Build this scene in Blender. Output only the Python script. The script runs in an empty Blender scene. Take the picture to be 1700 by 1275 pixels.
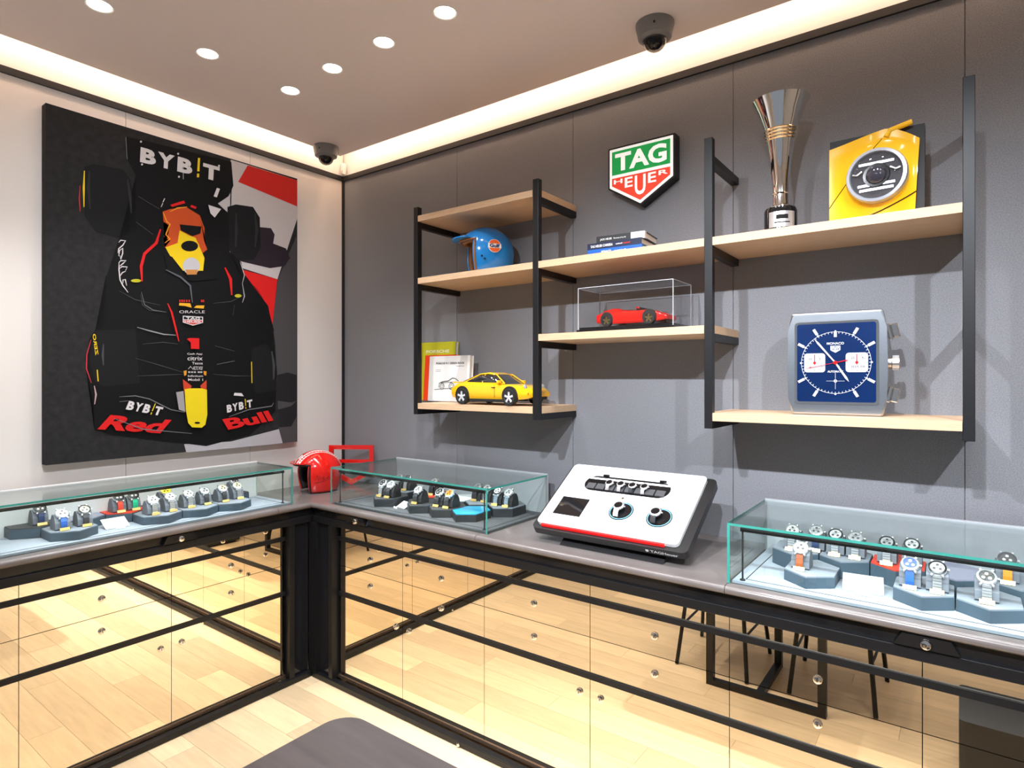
import bpy, bmesh, math, random
from mathutils import Vector, Matrix
random.seed(7)
sc = bpy.context.scene
col = sc.collection
R_ = math.radians
# ------------------------------------------------------------------ camera
FPX, CXP, HOR = 1005.0, 850.0, 629.0          # focal length in px, principal x, horizon row (1700x1275)
CAM = Vector((3.309, -2.578, 1.6))
FWD = Vector((-.595, .8037, 0)).normalized(); RGT = Vector((FWD.y, -FWD.x, 0))
cd = bpy.data.cameras.new('camera'); cam = bpy.data.objects.new('camera', cd); col.objects.link(cam)
cd.sensor_width = 36; cd.lens = 36 * FPX / 1700; cd.shift_y = (HOR - 637.5) / 1700
cd.clip_start = .02
cam.location = CAM; cam.rotation_euler = (R_(90), 0, math.atan2(-FWD.x, FWD.y))
sc.camera = cam
# ------------------------------------------------------------------ world (daylight entering by the open shop front)
w = bpy.data.worlds.new('world'); sc.world = w; w.use_nodes = True
w.node_tree.nodes['Background'].inputs[0].default_value = (.80, .88, 1, 1)
w.node_tree.nodes['Background'].inputs[1].default_value = .3
# ------------------------------------------------------------------ exposure
sc.view_settings.view_transform = 'Standard'; sc.view_settings.look = 'None'
sc.view_settings.exposure = 0.0; sc.view_settings.gamma = 1
SPOT_W = 32; WALL_W = 400; WARM = (1, .86, .72); NEUT = (.97, .98, 1)

def ray(px, py): return FWD + RGT * ((px - CXP) / FPX) - Vector((0, 0, 1)) * ((py - HOR) / FPX)
def on(px, py, ax, val):
    d = ray(px, py); return CAM + d * ((val - CAM[ax]) / d[ax])
# ------------------------------------------------------------------ materials
MATS = {}
def mat(name, c, rough=.5, metal=0, emit=0, emitc=None, noise=0, scale=60, bump=0, stretch=(1, 1, 1), rnd=0, coat=0, spec=.5, c2=None, ior=None, detail=4):
    if name in MATS: return MATS[name]
    m = bpy.data.materials.new(name); m.use_nodes = True; nt = m.node_tree; p = nt.nodes['Principled BSDF']
    p.inputs['Base Color'].default_value = (*c, 1); p.inputs['Roughness'].default_value = rough
    p.inputs['Metallic'].default_value = metal; p.inputs['Coat Weight'].default_value = coat
    p.inputs['Specular IOR Level'].default_value = spec
    if emit:
        p.inputs['Emission Color'].default_value = (*(emitc or c), 1); p.inputs['Emission Strength'].default_value = emit
    tc = nt.nodes.new('ShaderNodeTexCoord'); mp = nt.nodes.new('ShaderNodeMapping'); nz = nt.nodes.new('ShaderNodeTexNoise')
    mp.inputs['Scale'].default_value = stretch
    nt.links.new(tc.outputs['Object'], mp.inputs[0]); nt.links.new(mp.outputs[0], nz.inputs['Vector'])
    nz.inputs['Scale'].default_value = scale; nz.inputs['Detail'].default_value = detail
    mx = nt.nodes.new('ShaderNodeMix'); mx.data_type = 'RGBA'
    d = c2 or tuple(max(0, v * (1 - noise)) for v in c); l = c if c2 else tuple(min(1, v * (1 + noise)) for v in c)
    mx.inputs['A'].default_value = (*d, 1); mx.inputs['B'].default_value = (*l, 1)
    nt.links.new(nz.outputs['Fac'], mx.inputs['Factor'])
    last = mx.outputs['Result']
    if rnd:
        oi = nt.nodes.new('ShaderNodeObjectInfo'); hv = nt.nodes.new('ShaderNodeHueSaturation'); mr = nt.nodes.new('ShaderNodeMapRange')
        mr.inputs['To Min'].default_value = 1 - rnd; mr.inputs['To Max'].default_value = 1 + rnd
        nt.links.new(oi.outputs['Random'], mr.inputs[0]); nt.links.new(mr.outputs[0], hv.inputs['Value'])
        nt.links.new(last, hv.inputs['Color']); last = hv.outputs['Color']
        ad = nt.nodes.new('ShaderNodeVectorMath'); cb = nt.nodes.new('ShaderNodeCombineXYZ'); ml = nt.nodes.new('ShaderNodeMath'); ml.operation = 'MULTIPLY'; ml.inputs[1].default_value = 31
        nt.links.new(oi.outputs['Random'], ml.inputs[0])
        for i in range(3): nt.links.new(ml.outputs[0], cb.inputs[i])
        nt.links.new(tc.outputs['Object'], ad.inputs[0]); nt.links.new(cb.outputs[0], ad.inputs[1]); nt.links.new(ad.outputs[0], mp.inputs[0])
    nt.links.new(last, p.inputs['Base Color'])
    if bump:
        b = nt.nodes.new('ShaderNodeBump'); b.inputs['Strength'].default_value = bump; b.inputs['Distance'].default_value = .002
        nt.links.new(nz.outputs['Fac'], b.inputs['Height']); nt.links.new(b.outputs[0], p.inputs['Normal'])
    MATS[name] = m; return m
def glass(name, tint, refl=1.0):
    if name in MATS: return MATS[name]
    m = bpy.data.materials.new(name); m.use_nodes = True; nt = m.node_tree; nt.nodes.remove(nt.nodes['Principled BSDF'])
    o = nt.nodes['Material Output']; t = nt.nodes.new('ShaderNodeBsdfTransparent'); g = nt.nodes.new('ShaderNodeBsdfGlossy')
    t.inputs[0].default_value = (*tint, 1); g.inputs['Roughness'].default_value = .01
    lw = nt.nodes.new('ShaderNodeLayerWeight'); lw.inputs[0].default_value = .5; pw = nt.nodes.new('ShaderNodeMath'); pw.operation = 'POWER'; pw.inputs[1].default_value = 5
    fr = nt.nodes.new('ShaderNodeMath'); fr.operation = 'MULTIPLY_ADD'; fr.inputs[1].default_value = .90; fr.inputs[2].default_value = .035 * refl; mx = nt.nodes.new('ShaderNodeMixShader')
    nt.links.new(lw.outputs['Facing'], pw.inputs[0]); nt.links.new(pw.outputs[0], fr.inputs[0]); nt.links.new(fr.outputs[0], mx.inputs[0]); nt.links.new(t.outputs[0], mx.inputs[1]); nt.links.new(g.outputs[0], mx.inputs[2]); nt.links.new(mx.outputs[0], o.inputs[0])
    MATS[name] = m; return m
BLK = mat('black_metal', (.008, .008, .009), .4, noise=.2, spec=.35)
BLKM = mat('matt_black', (.010, .010, .011), .6, noise=.3)
GLOSSBLK = mat('gloss_black', (.008, .008, .009), .12, noise=.2)
WHITE = mat('white_paint', (.80, .79, .77), .5, noise=.03)
STEEL = mat('steel', (.74, .74, .76), .3, .75, noise=.1, scale=200)
CHROME = mat('chrome', (.86, .84, .82), .05, 1, noise=.05)
GOLD = mat('gold_plate', (.85, .60, .22), .3, .7, noise=.15, scale=300)
OAK = mat('shelf_oak', (.62, .42, .26), .5, noise=.22, scale=14, stretch=(1.2, 14, 14), bump=.1)
FABRIC = mat('grey_wall_fabric', (.225, .225, .24), .9, noise=.45, scale=260, bump=.5, spec=.2)
CREAM = mat('cream_wall_fabric', (.74, .69, .65), .9, noise=.04, scale=420, bump=.3, spec=.2)
PLANK = mat('oak_floor', (.78, .59, .37), .32, noise=.20, scale=5, stretch=(1, 9, 1), rnd=.16)
MIRROR = mat('bronze_mirror', (.98, .88, .72), .012, 1, noise=.0, scale=9, bump=.012)
TOP = mat('grey_wood_top', (.155, .132, .125), .22, noise=.3, scale=7, stretch=(1, 1, 1), spec=.6)
CEIL = mat('ceiling_paint', (.76, .69, .69), .8, noise=.02)
RISER = mat('blue_grey_leatherette', (.055, .085, .115), .6, noise=.15, scale=300, bump=.2)
RISERTOP = mat('pale_grey_suede', (.22, .24, .28), .8, noise=.1, scale=300)
RISERDK = mat('charcoal_suede', (.045, .045, .05), .7, noise=.15, scale=300)
TRAY = mat('tray_suede', (.33, .36, .42), .8, noise=.06, scale=300)
TRAYDK = mat('tray_charcoal', (.09, .09, .10), .8, noise=.1, scale=300)
RED = mat('gloss_red', (.72, .012, .008), .12, coat=.6, noise=.05)
CARYEL = mat('gloss_yellow', (.95, .50, .008), .15, coat=.6, noise=.03)
RUBBER = mat('rubber', (.012, .012, .012), .6, noise=.2)
GLASSM = glass('clear_glass', (.95, .985, .97))
ACRYL = glass('clear_acrylic', (.98, .98, .98))
EDGE = mat('green_glass_edge', (.05, .30, .25), .1, noise=.2, scale=30)
def pr(name, c, rough=.7): return mat(name, c, rough, noise=.04, scale=80, spec=.2)
# ------------------------------------------------------------------ geometry helpers
class MB:
    def __init__(s, M=None): s.bm = bmesh.new(); s.M = M or Matrix()
    def _add(s, vs, fs, M=None):
        M = s.M @ M if M else s.M
        bv = [s.bm.verts.new(M @ Vector(v)) for v in vs]
        for f in fs:
            try: s.bm.faces.new([bv[i] for i in f])
            except ValueError: pass
        return bv
    def box(s, x0, x1, y0, y1, z0, z1, M=None, bev=0):
        vs = [(x, y, z) for z in (z0, z1) for y in (y0, y1) for x in (x0, x1)]
        fs = [(0, 2, 3, 1), (4, 5, 7, 6), (0, 1, 5, 4), (1, 3, 7, 5), (3, 2, 6, 7), (2, 0, 4, 6)]
        bv = s._add(vs, fs, M)
        if bev:
            es = {e for v in bv for e in v.link_edges}
            bmesh.ops.bevel(s.bm, geom=list(es), offset=bev, segments=2, affect='EDGES', profile=.5)
        return s
    def prism(s, pts, a, b, M=None, axis=2):
        n = len(pts)
        def P(p, h):
            return (p[0], p[1], h) if axis == 2 else ((p[0], h, p[1]) if axis == 1 else (h, p[0], p[1]))
        s._add([P(p, a) for p in pts] + [P(p, b) for p in pts],
               [tuple(range(n))[::-1], tuple(range(n, 2 * n))] + [(i, (i + 1) % n, n + (i + 1) % n, n + i) for i in range(n)], M)
        return s
    def poly(s, pts): s._add(pts, [tuple(range(len(pts)))]); return s
    def lathe(s, prof, n=24, M=None, cap=True):
        vs = []; fs = []
        for r, z in prof:
            for k in range(n): a = 2 * math.pi * k / n; vs.append((r * math.cos(a), r * math.sin(a), z))
        for i in range(len(prof) - 1):
            for k in range(n): fs.append((i * n + k, i * n + (k + 1) % n, (i + 1) * n + (k + 1) % n, (i + 1) * n + k))
        if cap: fs += [tuple(range(n))[::-1], tuple(range((len(prof) - 1) * n, len(prof) * n))]
        s._add(vs, fs, M); return s
    def tube(s, path, r, n=8, M=None):
        path = [Vector(p) for p in path]; vs = []; fs = []
        for i, p in enumerate(path):
            t = (path[min(i + 1, len(path) - 1)] - path[max(i - 1, 0)]).normalized()
            u = t.cross(Vector((0, 0, 1)) if abs(t.z) < .9 else Vector((1, 0, 0))).normalized(); v = t.cross(u)
            for k in range(n): a = 2 * math.pi * k / n; vs.append(p + (u * math.cos(a) + v * math.sin(a)) * r)
        for i in range(len(path) - 1):
            for k in range(n): fs.append((i * n + k, i * n + (k + 1) % n, (i + 1) * n + (k + 1) % n, (i + 1) * n + k))
        fs += [tuple(range(n))[::-1], tuple(range((len(path) - 1) * n, len(path) * n))]
        s._add([tuple(v) for v in vs], fs, M); return s
    def ribbon(s, path, wdt, th, M=None):
        """strip lying across local x, following path of (y,z)"""
        n = len(path); out = []
        for i, (y, z) in enumerate(path):
            y0, z0 = path[max(i - 1, 0)]; y1, z1 = path[min(i + 1, n - 1)]
            l = math.hypot(y1 - y0, z1 - z0) or 1; ny, nz = -(z1 - z0) / l * th, (y1 - y0) / l * th
            out.append(((y, z), (y + ny, z + nz)))
        vs = []; fs = []
        for (a, b) in out:
            for x in (-wdt / 2, wdt / 2): vs.append((x, *a)); vs.append((x, *b))
        for i in range(n - 1):
            q = i * 4
            fs += [(q, q + 2, q + 6, q + 4), (q + 1, q + 5, q + 7, q + 3), (q, q + 4, q + 5, q + 1), (q + 2, q + 3, q + 7, q + 6)]
        fs += [(0, 1, 3, 2), (4 * n - 4, 4 * n - 2, 4 * n - 1, 4 * n - 3)]
        s._add(vs, fs, M); return s
    def build(s, name, m, parent=None, smooth=False, kind=None):
        bmesh.ops.recalc_face_normals(s.bm, faces=s.bm.faces)
        me = bpy.data.meshes.new(name); s.bm.to_mesh(me); s.bm.free(); me.materials.append(m)
        if smooth:
            for p in me.polygons: p.use_smooth = True
            try: me.set_sharp_from_angle(angle=R_(38))
            except Exception: pass
        o = bpy.data.objects.new(name, me); col.objects.link(o)
        if parent: o.parent = parent
        if kind: o['kind'] = kind
        return o
def thing(name, label, cat, loc=(0, 0, 0), rz=0, group=None, kind=None):
    o = bpy.data.objects.new(name, None); col.objects.link(o); o.location = loc; o.rotation_euler = (0, 0, rz); o.empty_display_size = .05
    return tag(o, label, cat, group, kind)
def tag(o, label, cat, group=None, kind=None):
    o['label'] = label; o['category'] = cat
    if group: o['group'] = group
    if kind: o['kind'] = kind
    return o
def T(x=0, y=0, z=0): return Matrix.Translation((x, y, z))
def RX(a): return Matrix.Rotation(R_(a), 4, 'X')
def RY(a): return Matrix.Rotation(R_(a), 4, 'Y')
def RZ(a): return Matrix.Rotation(R_(a), 4, 'Z')
def textmesh(s, bold=.0, spacing=1.0):
    c = bpy.data.curves.new('t', 'FONT'); c.body = s; c.offset = bold; c.resolution_u = 3; c.space_character = spacing
    o = bpy.data.objects.new('t', c); me = bpy.data.meshes.new_from_object(o)
    vs = [v.co.copy() for v in me.vertices]; fs = [tuple(p.vertices) for p in me.polygons]
    bpy.data.objects.remove(o); bpy.data.curves.remove(c); bpy.data.meshes.remove(me)
    x0 = min(v.x for v in vs); x1 = max(v.x for v in vs); y0 = min(v.y for v in vs); y1 = max(v.y for v in vs)
    return [((v.x - x0) / (x1 - x0), (v.y - y0) / (y1 - y0)) for v in vs], fs
def lettering(name, s, A, B, Tp, m, parent, bold=.03, inv=None, spacing=1.0):
    """text stretched on the parallelogram A (bottom left) B (bottom right) Tp (top left); inv: matrix into the parent's frame"""
    A, B, Tp = Vector(A), Vector(B), Vector(Tp)
    uv, fs = textmesh(s, bold, spacing); mb = MB()
    pts = [A + (B - A) * u + (Tp - A) * v for u, v in uv]
    if inv: pts = [inv @ p for p in pts]
    mb._add([tuple(p) for p in pts], fs)
    return mb.build(name, m, parent)
def dashes(name, A, B, Tp, n, m, parent):
    """illegible small print: a row of short bars on the parallelogram A B Tp"""
    A, B, Tp = Vector(A), Vector(B), Vector(Tp); mb = MB(); rr = random.Random(n)
    for k in range(n):
        u0 = k / n; u1 = (k + .55 + .3 * rr.random()) / n; h = .6 + .4 * rr.random()
        mb.poly([tuple(A + (B - A) * u + (Tp - A) * v) for u, v in ((u0, 0), (u1, 0), (u1, h), (u0, h))])
    return mb.build(name, m, parent)
def ell(cx, cy, rx, ry, n=24): return [(cx + rx * math.cos(2 * math.pi * k / n), cy + ry * math.sin(2 * math.pi * k / n)) for k in range(n)]
def rrect(x0, x1, y0, y1, r, n=5):
    out = []
    for cx, cy, a0 in ((x1 - r, y1 - r, 0), (x0 + r, y1 - r, 90), (x0 + r, y0 + r, 180), (x1 - r, y0 + r, 270)):
        for k in range(n + 1):
            a = R_(a0 + 90 * k / n); out.append((cx + r * math.cos(a), cy + r * math.sin(a)))
    return out
def copy_tree(o, parent=None):
    c = o.copy(); col.objects.link(c); c.parent = parent
    for ch in list(o.children): copy_tree(ch, c)
    return c
# ================================================================== the room
XW, YW, ZC = 5.2, -4.2, 3.03
def struct(name, mb, m, label, cat): return tag(mb.build(name, m), label, cat, kind='structure')
fl = struct('floor', MB().box(0, XW, YW, 0, -.06, -.004), mat('subfloor', (.25, .17, .10), .8), 'pale oak plank floor of the shop', 'floor')
pw, pl = .142, 1.35
meshes = {}
for r in range(int(4.2 / pw) + 1):
    y1 = -r * pw; y0 = max(y1 - pw, YW)
    if y0 >= y1 - .02: continue
    x = -(r * .53 % pl)
    while x < XW:
        a, b = max(x, 0), min(x + pl, XW)
        if b - a > .03:
            MB().box(a + .0006, b - .0006, y0 + .0006, y1 - .0006, -.004, 0).build('plank', PLANK, fl)
        x += pl
wr = struct('wall_right', MB().box(-.1, XW, .012, .12, -.06, 3.4), mat('wall_core', (.3, .3, .3), .9), 'long wall of grey woven fabric panels behind the shelves', 'wall')
xs = [0.004, 1.012, 1.775, 2.548, 3.322, 4.09, 4.86, XW]
for a, b in zip(xs, xs[1:]): MB().box(a + .0012, b - .0012, 0, .012, .0, 2.915).build('panel', FABRIC, wr)
MB().box(0, XW, .002, .012, 2.945, 3.339).build('upper_band', WHITE, wr)
wl = struct('wall_left', MB().box(-.12, -.012, YW, .12, -.06, 3.4), mat('wall_core', (.3, .3, .3), .9), 'cream panelled wall carrying the racing canvas', 'wall')
ys = [-.004, -.661, -1.311, -1.965, -2.62, -3.27, YW]
for a, b in zip(ys, ys[1:]): MB().box(-.012, 0, b + .0012, a - .0012, 0, 2.915).build('panel', CREAM, wl)
MB().box(-.012, -.002, YW, 0, 2.945, 3.339).build('upper_band', WHITE, wl)
struct('trim_1', MB().box(.012, XW, -.012, .010, 2.915, 2.945), BLKM, 'black rail along the top of the grey fabric panels', 'trim')
struct('trim_2', MB().box(-.010, .012, YW, -.0, 2.915, 2.945), BLKM, 'black rail along the top of the cream wall', 'trim')
struct('trim_3', MB().box(.0002, .014, -.014, -.0002, .9355, 2.9145), BLKM, 'black upright strip in the corner of the two walls', 'trim')
struct('wall_far', MB().box(XW, XW + .1, YW, .12, -.06, 3.4), WHITE, 'plain white wall across the shop', 'wall')
struct('wall_front', MB().box(0, .8, YW - .1, YW, -.06, 3.4).box(4.7, XW, YW - .1, YW, -.06, 3.4).box(.8, 4.7, YW - .1, YW, 2.75, 3.4), WHITE, 'white shop front wall with a wide opening', 'wall')
ce = struct('ceiling', MB().box(.11, XW, YW, -.11, ZC, ZC + .05), CEIL, 'flat dropped ceiling with a light cove along the walls', 'ceiling')
MB().box(-.12, XW, YW, .12, 3.34, 3.4).build('upper_slab', WHITE, ce)
LED = mat('cove_led', (1, .8, .6), .5, emit=24, emitc=(1, .69, .48))
tag(MB().box(.12, XW, -.095, -.075, 3.10, 3.11).build('cove_light', LED), 'warm strip light hidden in the ceiling cove above the grey wall', 'light')
tag(MB().box(.075, .095, YW, -.12, 3.10, 3.11).build('cove_light', LED), 'warm strip light hidden in the ceiling cove above the cream wall', 'light')
# downlights
DISC = mat('downlight_lens', (1, .93, .85), .4, emit=14, emitc=(1, .90, .78))
def downlight(x, y, label, watt=SPOT_W, group='recessed ceiling downlights', tilt=None):
    t = thing('downlight', label, 'downlight', (x, y, ZC), group=group)
    MB().lathe([(.040, -.0005), (.047, -.003), (.047, 0), (.040, 0)], 24, cap=False).build('trim_ring', WHITE, t, True)
    MB().lathe([(.040, -.0015), (.040, -.0005)], 24).build('lens', DISC, t)
    l = bpy.data.lights.new('downlight_lamp', 'SPOT'); l.energy = watt; l.color = NEUT; l.spot_size = R_(92); l.spot_blend = .55; l.shadow_soft_size = .035
    o = bpy.data.objects.new('downlight_lamp', l); col.objects.link(o); o.parent = t; o.location = (0, 0, -.012)
    if tilt: o.rotation_euler = tilt
    return t
names = {(1.693, -.835): 'nearest the camera dome of the grey wall', (1.341, -.835): 'second of the row along the grey wall', (.986, -.83): 'third of the row along the grey wall', (.64, -.82): 'at the corner of both rows', (.65, -1.235): 'second of the row along the cream wall', (.66, -1.655): 'third of the row along the cream wall, cut by the frame'}
for (x, y), nm in names.items(): downlight(x, y, 'round recessed ceiling downlight ' + nm)
for x in (2.05, 2.41, 2.77, 3.13, 3.49): downlight(x, -.83, 'recessed ceiling downlight of the grey wall row, %s beyond the frame' % ('first', 'second', 'third', 'fourth', 'fifth')[int((x - 2.0) / .36)], group='downlights outside the picture')
for y in (-2.08, -2.5): downlight(.66, y, 'recessed ceiling downlight of the cream wall row, %s beyond the frame' % ('first' if y > -2.2 else 'second'), group='downlights outside the picture')
for x in (1.5, 2.6): downlight(x, -1.7, 'recessed ceiling downlight over the %s end of the table' % ('left' if x < 2 else 'right'), group='downlights outside the picture')
def aimed(x, y, target, label, watt):
    t = downlight(x, y, label, watt, 'adjustable downlights outside the picture')
    o = [c for c in t.children if c.type == 'LIGHT'][0]; o.data.spot_size = R_(68); o.data.spot_blend = .9; o.data.shadow_soft_size = .03; o.data.color = (.86, .92, 1)
    o.rotation_euler = (Vector(target) - Vector((x, y, ZC))).to_track_quat('-Z', 'Y').to_euler()
for x, lab in ((2.3, 'left'), (3.1, 'middle'), (4.3, 'right')): aimed(x, -2.75, (x * .7 + .55, 0, .75), 'adjustable ceiling downlight aimed at the grey wall, %s of three' % lab, WALL_W)
aimed(2.6, -2.0, (0, -1.1, 1.5), 'adjustable ceiling downlight aimed at the racing canvas', WALL_W * .6)
# dome cameras
def dome(x, y, label):
    t = thing('dome_camera', label, 'security camera', (x, y, ZC))
    MB().lathe([(.076, 0), (.076, -.012), (.066, -.058), (.050, -.066), (.0, -.066)], 32).build('housing', mat('camera_grey', (.20, .20, .21), .4, noise=.05), t, True)
    MB().lathe([(.047 * math.cos(a), -.064 - .047 * math.sin(a)) for a in [R_(k * 15) for k in range(7)]], 24, cap=False).build('dome', glass('smoked_dome', (.35, .35, .36)), t, True)
    MB().lathe([(.036 * math.cos(a), -.066 - .036 * math.sin(a)) for a in [R_(k * 15) for k in range(7)]], 20).build('lens_ball', GLOSSBLK, t, True)
    for k in range(3):
        a = k * 2.1 - 1.2; MB(T(.071 * math.cos(a), .071 * math.sin(a), -.03)).lathe([(.004, -.004), (.004, .004)], 8).build('screw', BLK, t)
dome(2.32, -.275, 'grey dome security camera on the ceiling above the lit sign')
dome(.165, -.26, 'grey dome security camera on the ceiling near the room corner')
t = thing('motion_sensor', 'small white sensor box in the corner above the black rail', 'sensor', (.03, -.012, 2.947))
MB().box(-.016, .016, -.024, .0, 0, .075, bev=.004).build('housing', WHITE, t); MB().box(-.010, .010, -.028, -.024, .006, .028, bev=.002).build('lens', mat('sensor_lens', (.55, .52, .5), .3), t)

# ================================================================== racing canvas on the cream wall
PX0 = .055
pt = thing('wall_canvas', 'large dark canvas print of a racing car seen from the front', 'picture', (0, -1.02, 1.217))
pinv = T(0, 1.02, -1.217)
MB(pinv).box(.003, PX0 - .001, -1.652, -.386, 1.217, 2.823).build('canvas', mat('canvas_asphalt', (.019, .018, .0185), .8, noise=.6, scale=35, detail=8, spec=.2), pt)
layer = [0]
def ppoint(p, off): return pinv @ on(p[0], p[1], 0, PX0 + off)
def A_(*p): return [(x / 2.8333, 100 + y / 2.8333) for x, y in p]
def B_(*p): return [(60 + x / 3.4, 430 + y / 3.4) for x, y in p]
def art(name, pts, c, m=None):
    layer[0] += 1
    mb = MB(); mb.poly([tuple(ppoint(p, layer[0] * .00012)) for p in pts])
    bmesh.ops.triangulate(mb.bm, faces=mb.bm.faces)
    return mb.build(name, m or pr('ink_%02x%02x%02x' % tuple(int(255 * v) for v in c), c), pt)
def stroke(name, pts, wd, c):
    """polyline of pixel width wd"""
    layer[0] += 1; mb = MB(); L = []; Rr = []
    for i, p in enumerate(pts):
        a = pts[max(i - 1, 0)]; b = pts[min(i + 1, len(pts) - 1)]; dx, dy = b[0] - a[0], b[1] - a[1]; l = math.hypot(dx, dy) or 1
        k = wd / 2 * (1 if 0 < i < len(pts) - 1 else .45)
        L.append((p[0] - dy / l * k, p[1] + dx / l * k)); Rr.append((p[0] + dy / l * k, p[1] - dx / l * k))
    o = layer[0] * .00012
    for i in range(len(pts) - 1): mb.poly([tuple(ppoint(q, o)) for q in (L[i], L[i + 1], Rr[i + 1], Rr[i])])
    return mb.build(name, pr('ink_%02x%02x%02x' % tuple(int(255 * v) for v in c), c), pt)
def ptext(s, a, b, tp, c, bold=.03):
    layer[0] += 1; o = layer[0] * .00012
    return lettering('printed_lettering', s, ppoint(a, o), ppoint(b, o), ppoint(tp, o), pr('ink_%02x%02x%02x' % tuple(int(255 * v) for v in c), c), pt, bold)
W_, K_, K2, G_, RD, YL = (.62, .58, .58), (.0025, .0025, .003), (.007, .007, .008), (.06, .055, .057), (.62, .012, .012), (.75, .52, .01)
art('printed_track', A_((1085, 468), (1165, 492), (1398, 565), (1398, 745), (1305, 1030), (1140, 978), (1080, 900), (1000, 700), (1090, 600)), (.50, .46, .46))
art('printed_kerb', A_((1165, 494), (1398, 565), (1398, 688), (1120, 572)), (.55, .02, .015))
art('printed_kerb', A_((1140, 985), (1305, 1030), (1282, 1243), (1260, 1160), (1215, 1080), (1150, 1020)), RD)
art('printed_track', B_((1365, 110), (1470, -130), (1470, 1030), (1392, 1040), (1370, 960), (1350, 480), (1335, 370)), G_)
art('printed_shadow', B_((1360, 655), (1420, 640), (1470, 655), (1470, 800), (1440, 810), (1360, 800)), (.014, .013, .015))
art('printed_shadow', B_((1365, 850), (1440, 830), (1470, 800), (1470, 890), (1440, 945), (1370, 950)), (.014, .013, .015))
art('printed_track', B_((835, 1045), (1100, 1030), (1370, 960), (1392, 1040), (848, 1092)), (.40, .38, .40))
art('printed_shadow', A_((1225, 785), (1275, 790), (1292, 820), (1285, 862), (1345, 885), (1364, 930), (1340, 968), (1270, 978), (1130, 945), (1150, 800)), (.022, .014, .022))
# car silhouette
art('printed_wing', A_((590, 360), (655, 372), (1088, 478), (1098, 590), (1075, 640), (1015, 680), (690, 615), (650, 560), (600, 470)), K_)
art('printed_tyre', A_((396, 500), (440, 488), (580, 515), (612, 560), (640, 690), (650, 800), (560, 835), (450, 805), (398, 730)), K2)
art('printed_tyre', A_((1070, 690), (1110, 678), (1190, 690), (1222, 740), (1226, 880), (1195, 938), (1110, 945), (1070, 880)), K2)
art('printed_body', A_((640, 540), (1010, 660), (1075, 720), (1080, 900), (1135, 950), (1165, 1110), (1260, 1160), (1290, 1275), (490, 1275), (490, 1050), (560, 840), (640, 800)), K_)
art('printed_body', B_((395, 90), (1180, 90), (1310, 265), (1340, 430), (1360, 640), (1350, 860), (1210, 990), (960, 1056), (430, 992), (330, 962), (325, 820), (285, 640), (300, 450), (335, 400), (395, 380)), K_)
for q in (((330, 405), (560, 395), (585, 700), (380, 720), (330, 690), (300, 560)), ((1215, 505), (1300, 478), (1350, 560), (1356, 740), (1240, 760), (1215, 640))): art('printed_tyre', B_(*q), K2)
stroke('printed_tyre_band', A_((397, 520), (394, 600), (395, 690)), 3.5, YL); stroke('printed_tyre_band', A_((376, 590), (373, 650), (377, 712)), 2, (.5, .03, .04))
stroke('printed_tyre_band', B_((345, 625), (350, 690)), 4, YL); stroke('printed_tyre_band', B_((310, 455), (286, 540), (284, 620), (312, 700)), 2, (.5, .03, .04))
ptext('ZERO', *B_((335, 545), (318, 425), (352, 540)), YL, .02)
stroke('printed_tyre_band', B_((1216, 580), (1218, 700)), 3, YL)
for q in (((380, 480), (376, 540), (380, 600)), ((1330, 520), (1342, 600), (1340, 680))): stroke('printed_highlight', B_(*q), 4, (.05, .05, .055))
for q in (((420, 520), (416, 600), (424, 700)), ((600, 560), (612, 640), (618, 720)), ((1110, 720), (1112, 800), (1108, 880)), ((1200, 720), (1208, 800), (1200, 880))): stroke('printed_highlight', A_(*q), 5, (.022, .022, .024))
for q in (((560, 560), (700, 600), (830, 640)), ((570, 660), (700, 655), (830, 650)), ((1000, 650), (1120, 660), (1210, 660)), ((600, 480), (720, 470), (800, 480)), ((470, 180), (560, 230), (700, 260)), ((1000, 250), (1100, 240), (1180, 200)), ((590, 200), (600, 260), (640, 290), (740, 300)), ((1120, 260), (1110, 320))): stroke('printed_edge', B_(*q), 1.4, (.05, .05, .055))
# engine cover artwork, generic flames
art('printed_flame', A_((765, 712), (800, 700), (875, 690), (940, 730), (962, 790), (960, 850), (975, 890), (930, 925), (850, 900), (775, 880), (800, 850), (770, 830), (800, 780), (770, 760)), (.52, .07, .015))
stroke('printed_flame', A_((768, 715), (785, 760), (800, 770), (780, 820), (800, 840), (775, 860)), 2.2, (.8, .30, .02))
stroke('printed_flame', A_((800, 712), (835, 695), (880, 690)), 2.2, (.8, .30, .02))
art('printed_flame', A_((845, 800), (890, 825), (920, 835), (940, 880), (962, 930), (955, 990), (850, 990), (800, 920), (778, 880), (835, 860)), YL)
art('printed_intake', A_((845, 772), (948, 782), (942, 815), (905, 828), (880, 815), (850, 800)), K_)
art('printed_intake', A_(*ell(892, 874, 45, 29)), YL); art('printed_intake', A_(*ell(892, 874, 40, 25)), K_)
art('printed_stripe', A_((800, 680), (865, 660), (872, 672), (810, 690)), RD); art('printed_stripe', A_((900, 680), (925, 690), (920, 700), (895, 690)), RD)
art('printed_cockpit', A_((770, 910), (810, 925), (850, 990), (960, 990), (985, 930), (1040, 960), (1020, 1030), (900, 1040), (790, 1000)), K_)
art('printed_driver_helmet', A_(*ell(900, 968, 40, 40)), (.48, .46, .48)); art('printed_driver_helmet', A_((872, 985), (930, 985), (925, 1008), (880, 1008)), (.5, .2, .05))
for q in (((755, 795), (735, 860), (680, 910), (664, 970), (668, 1040)), ((1058, 975), (1085, 1030), (1090, 1105))): stroke('printed_stripe', A_(*q), 5, RD)
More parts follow.
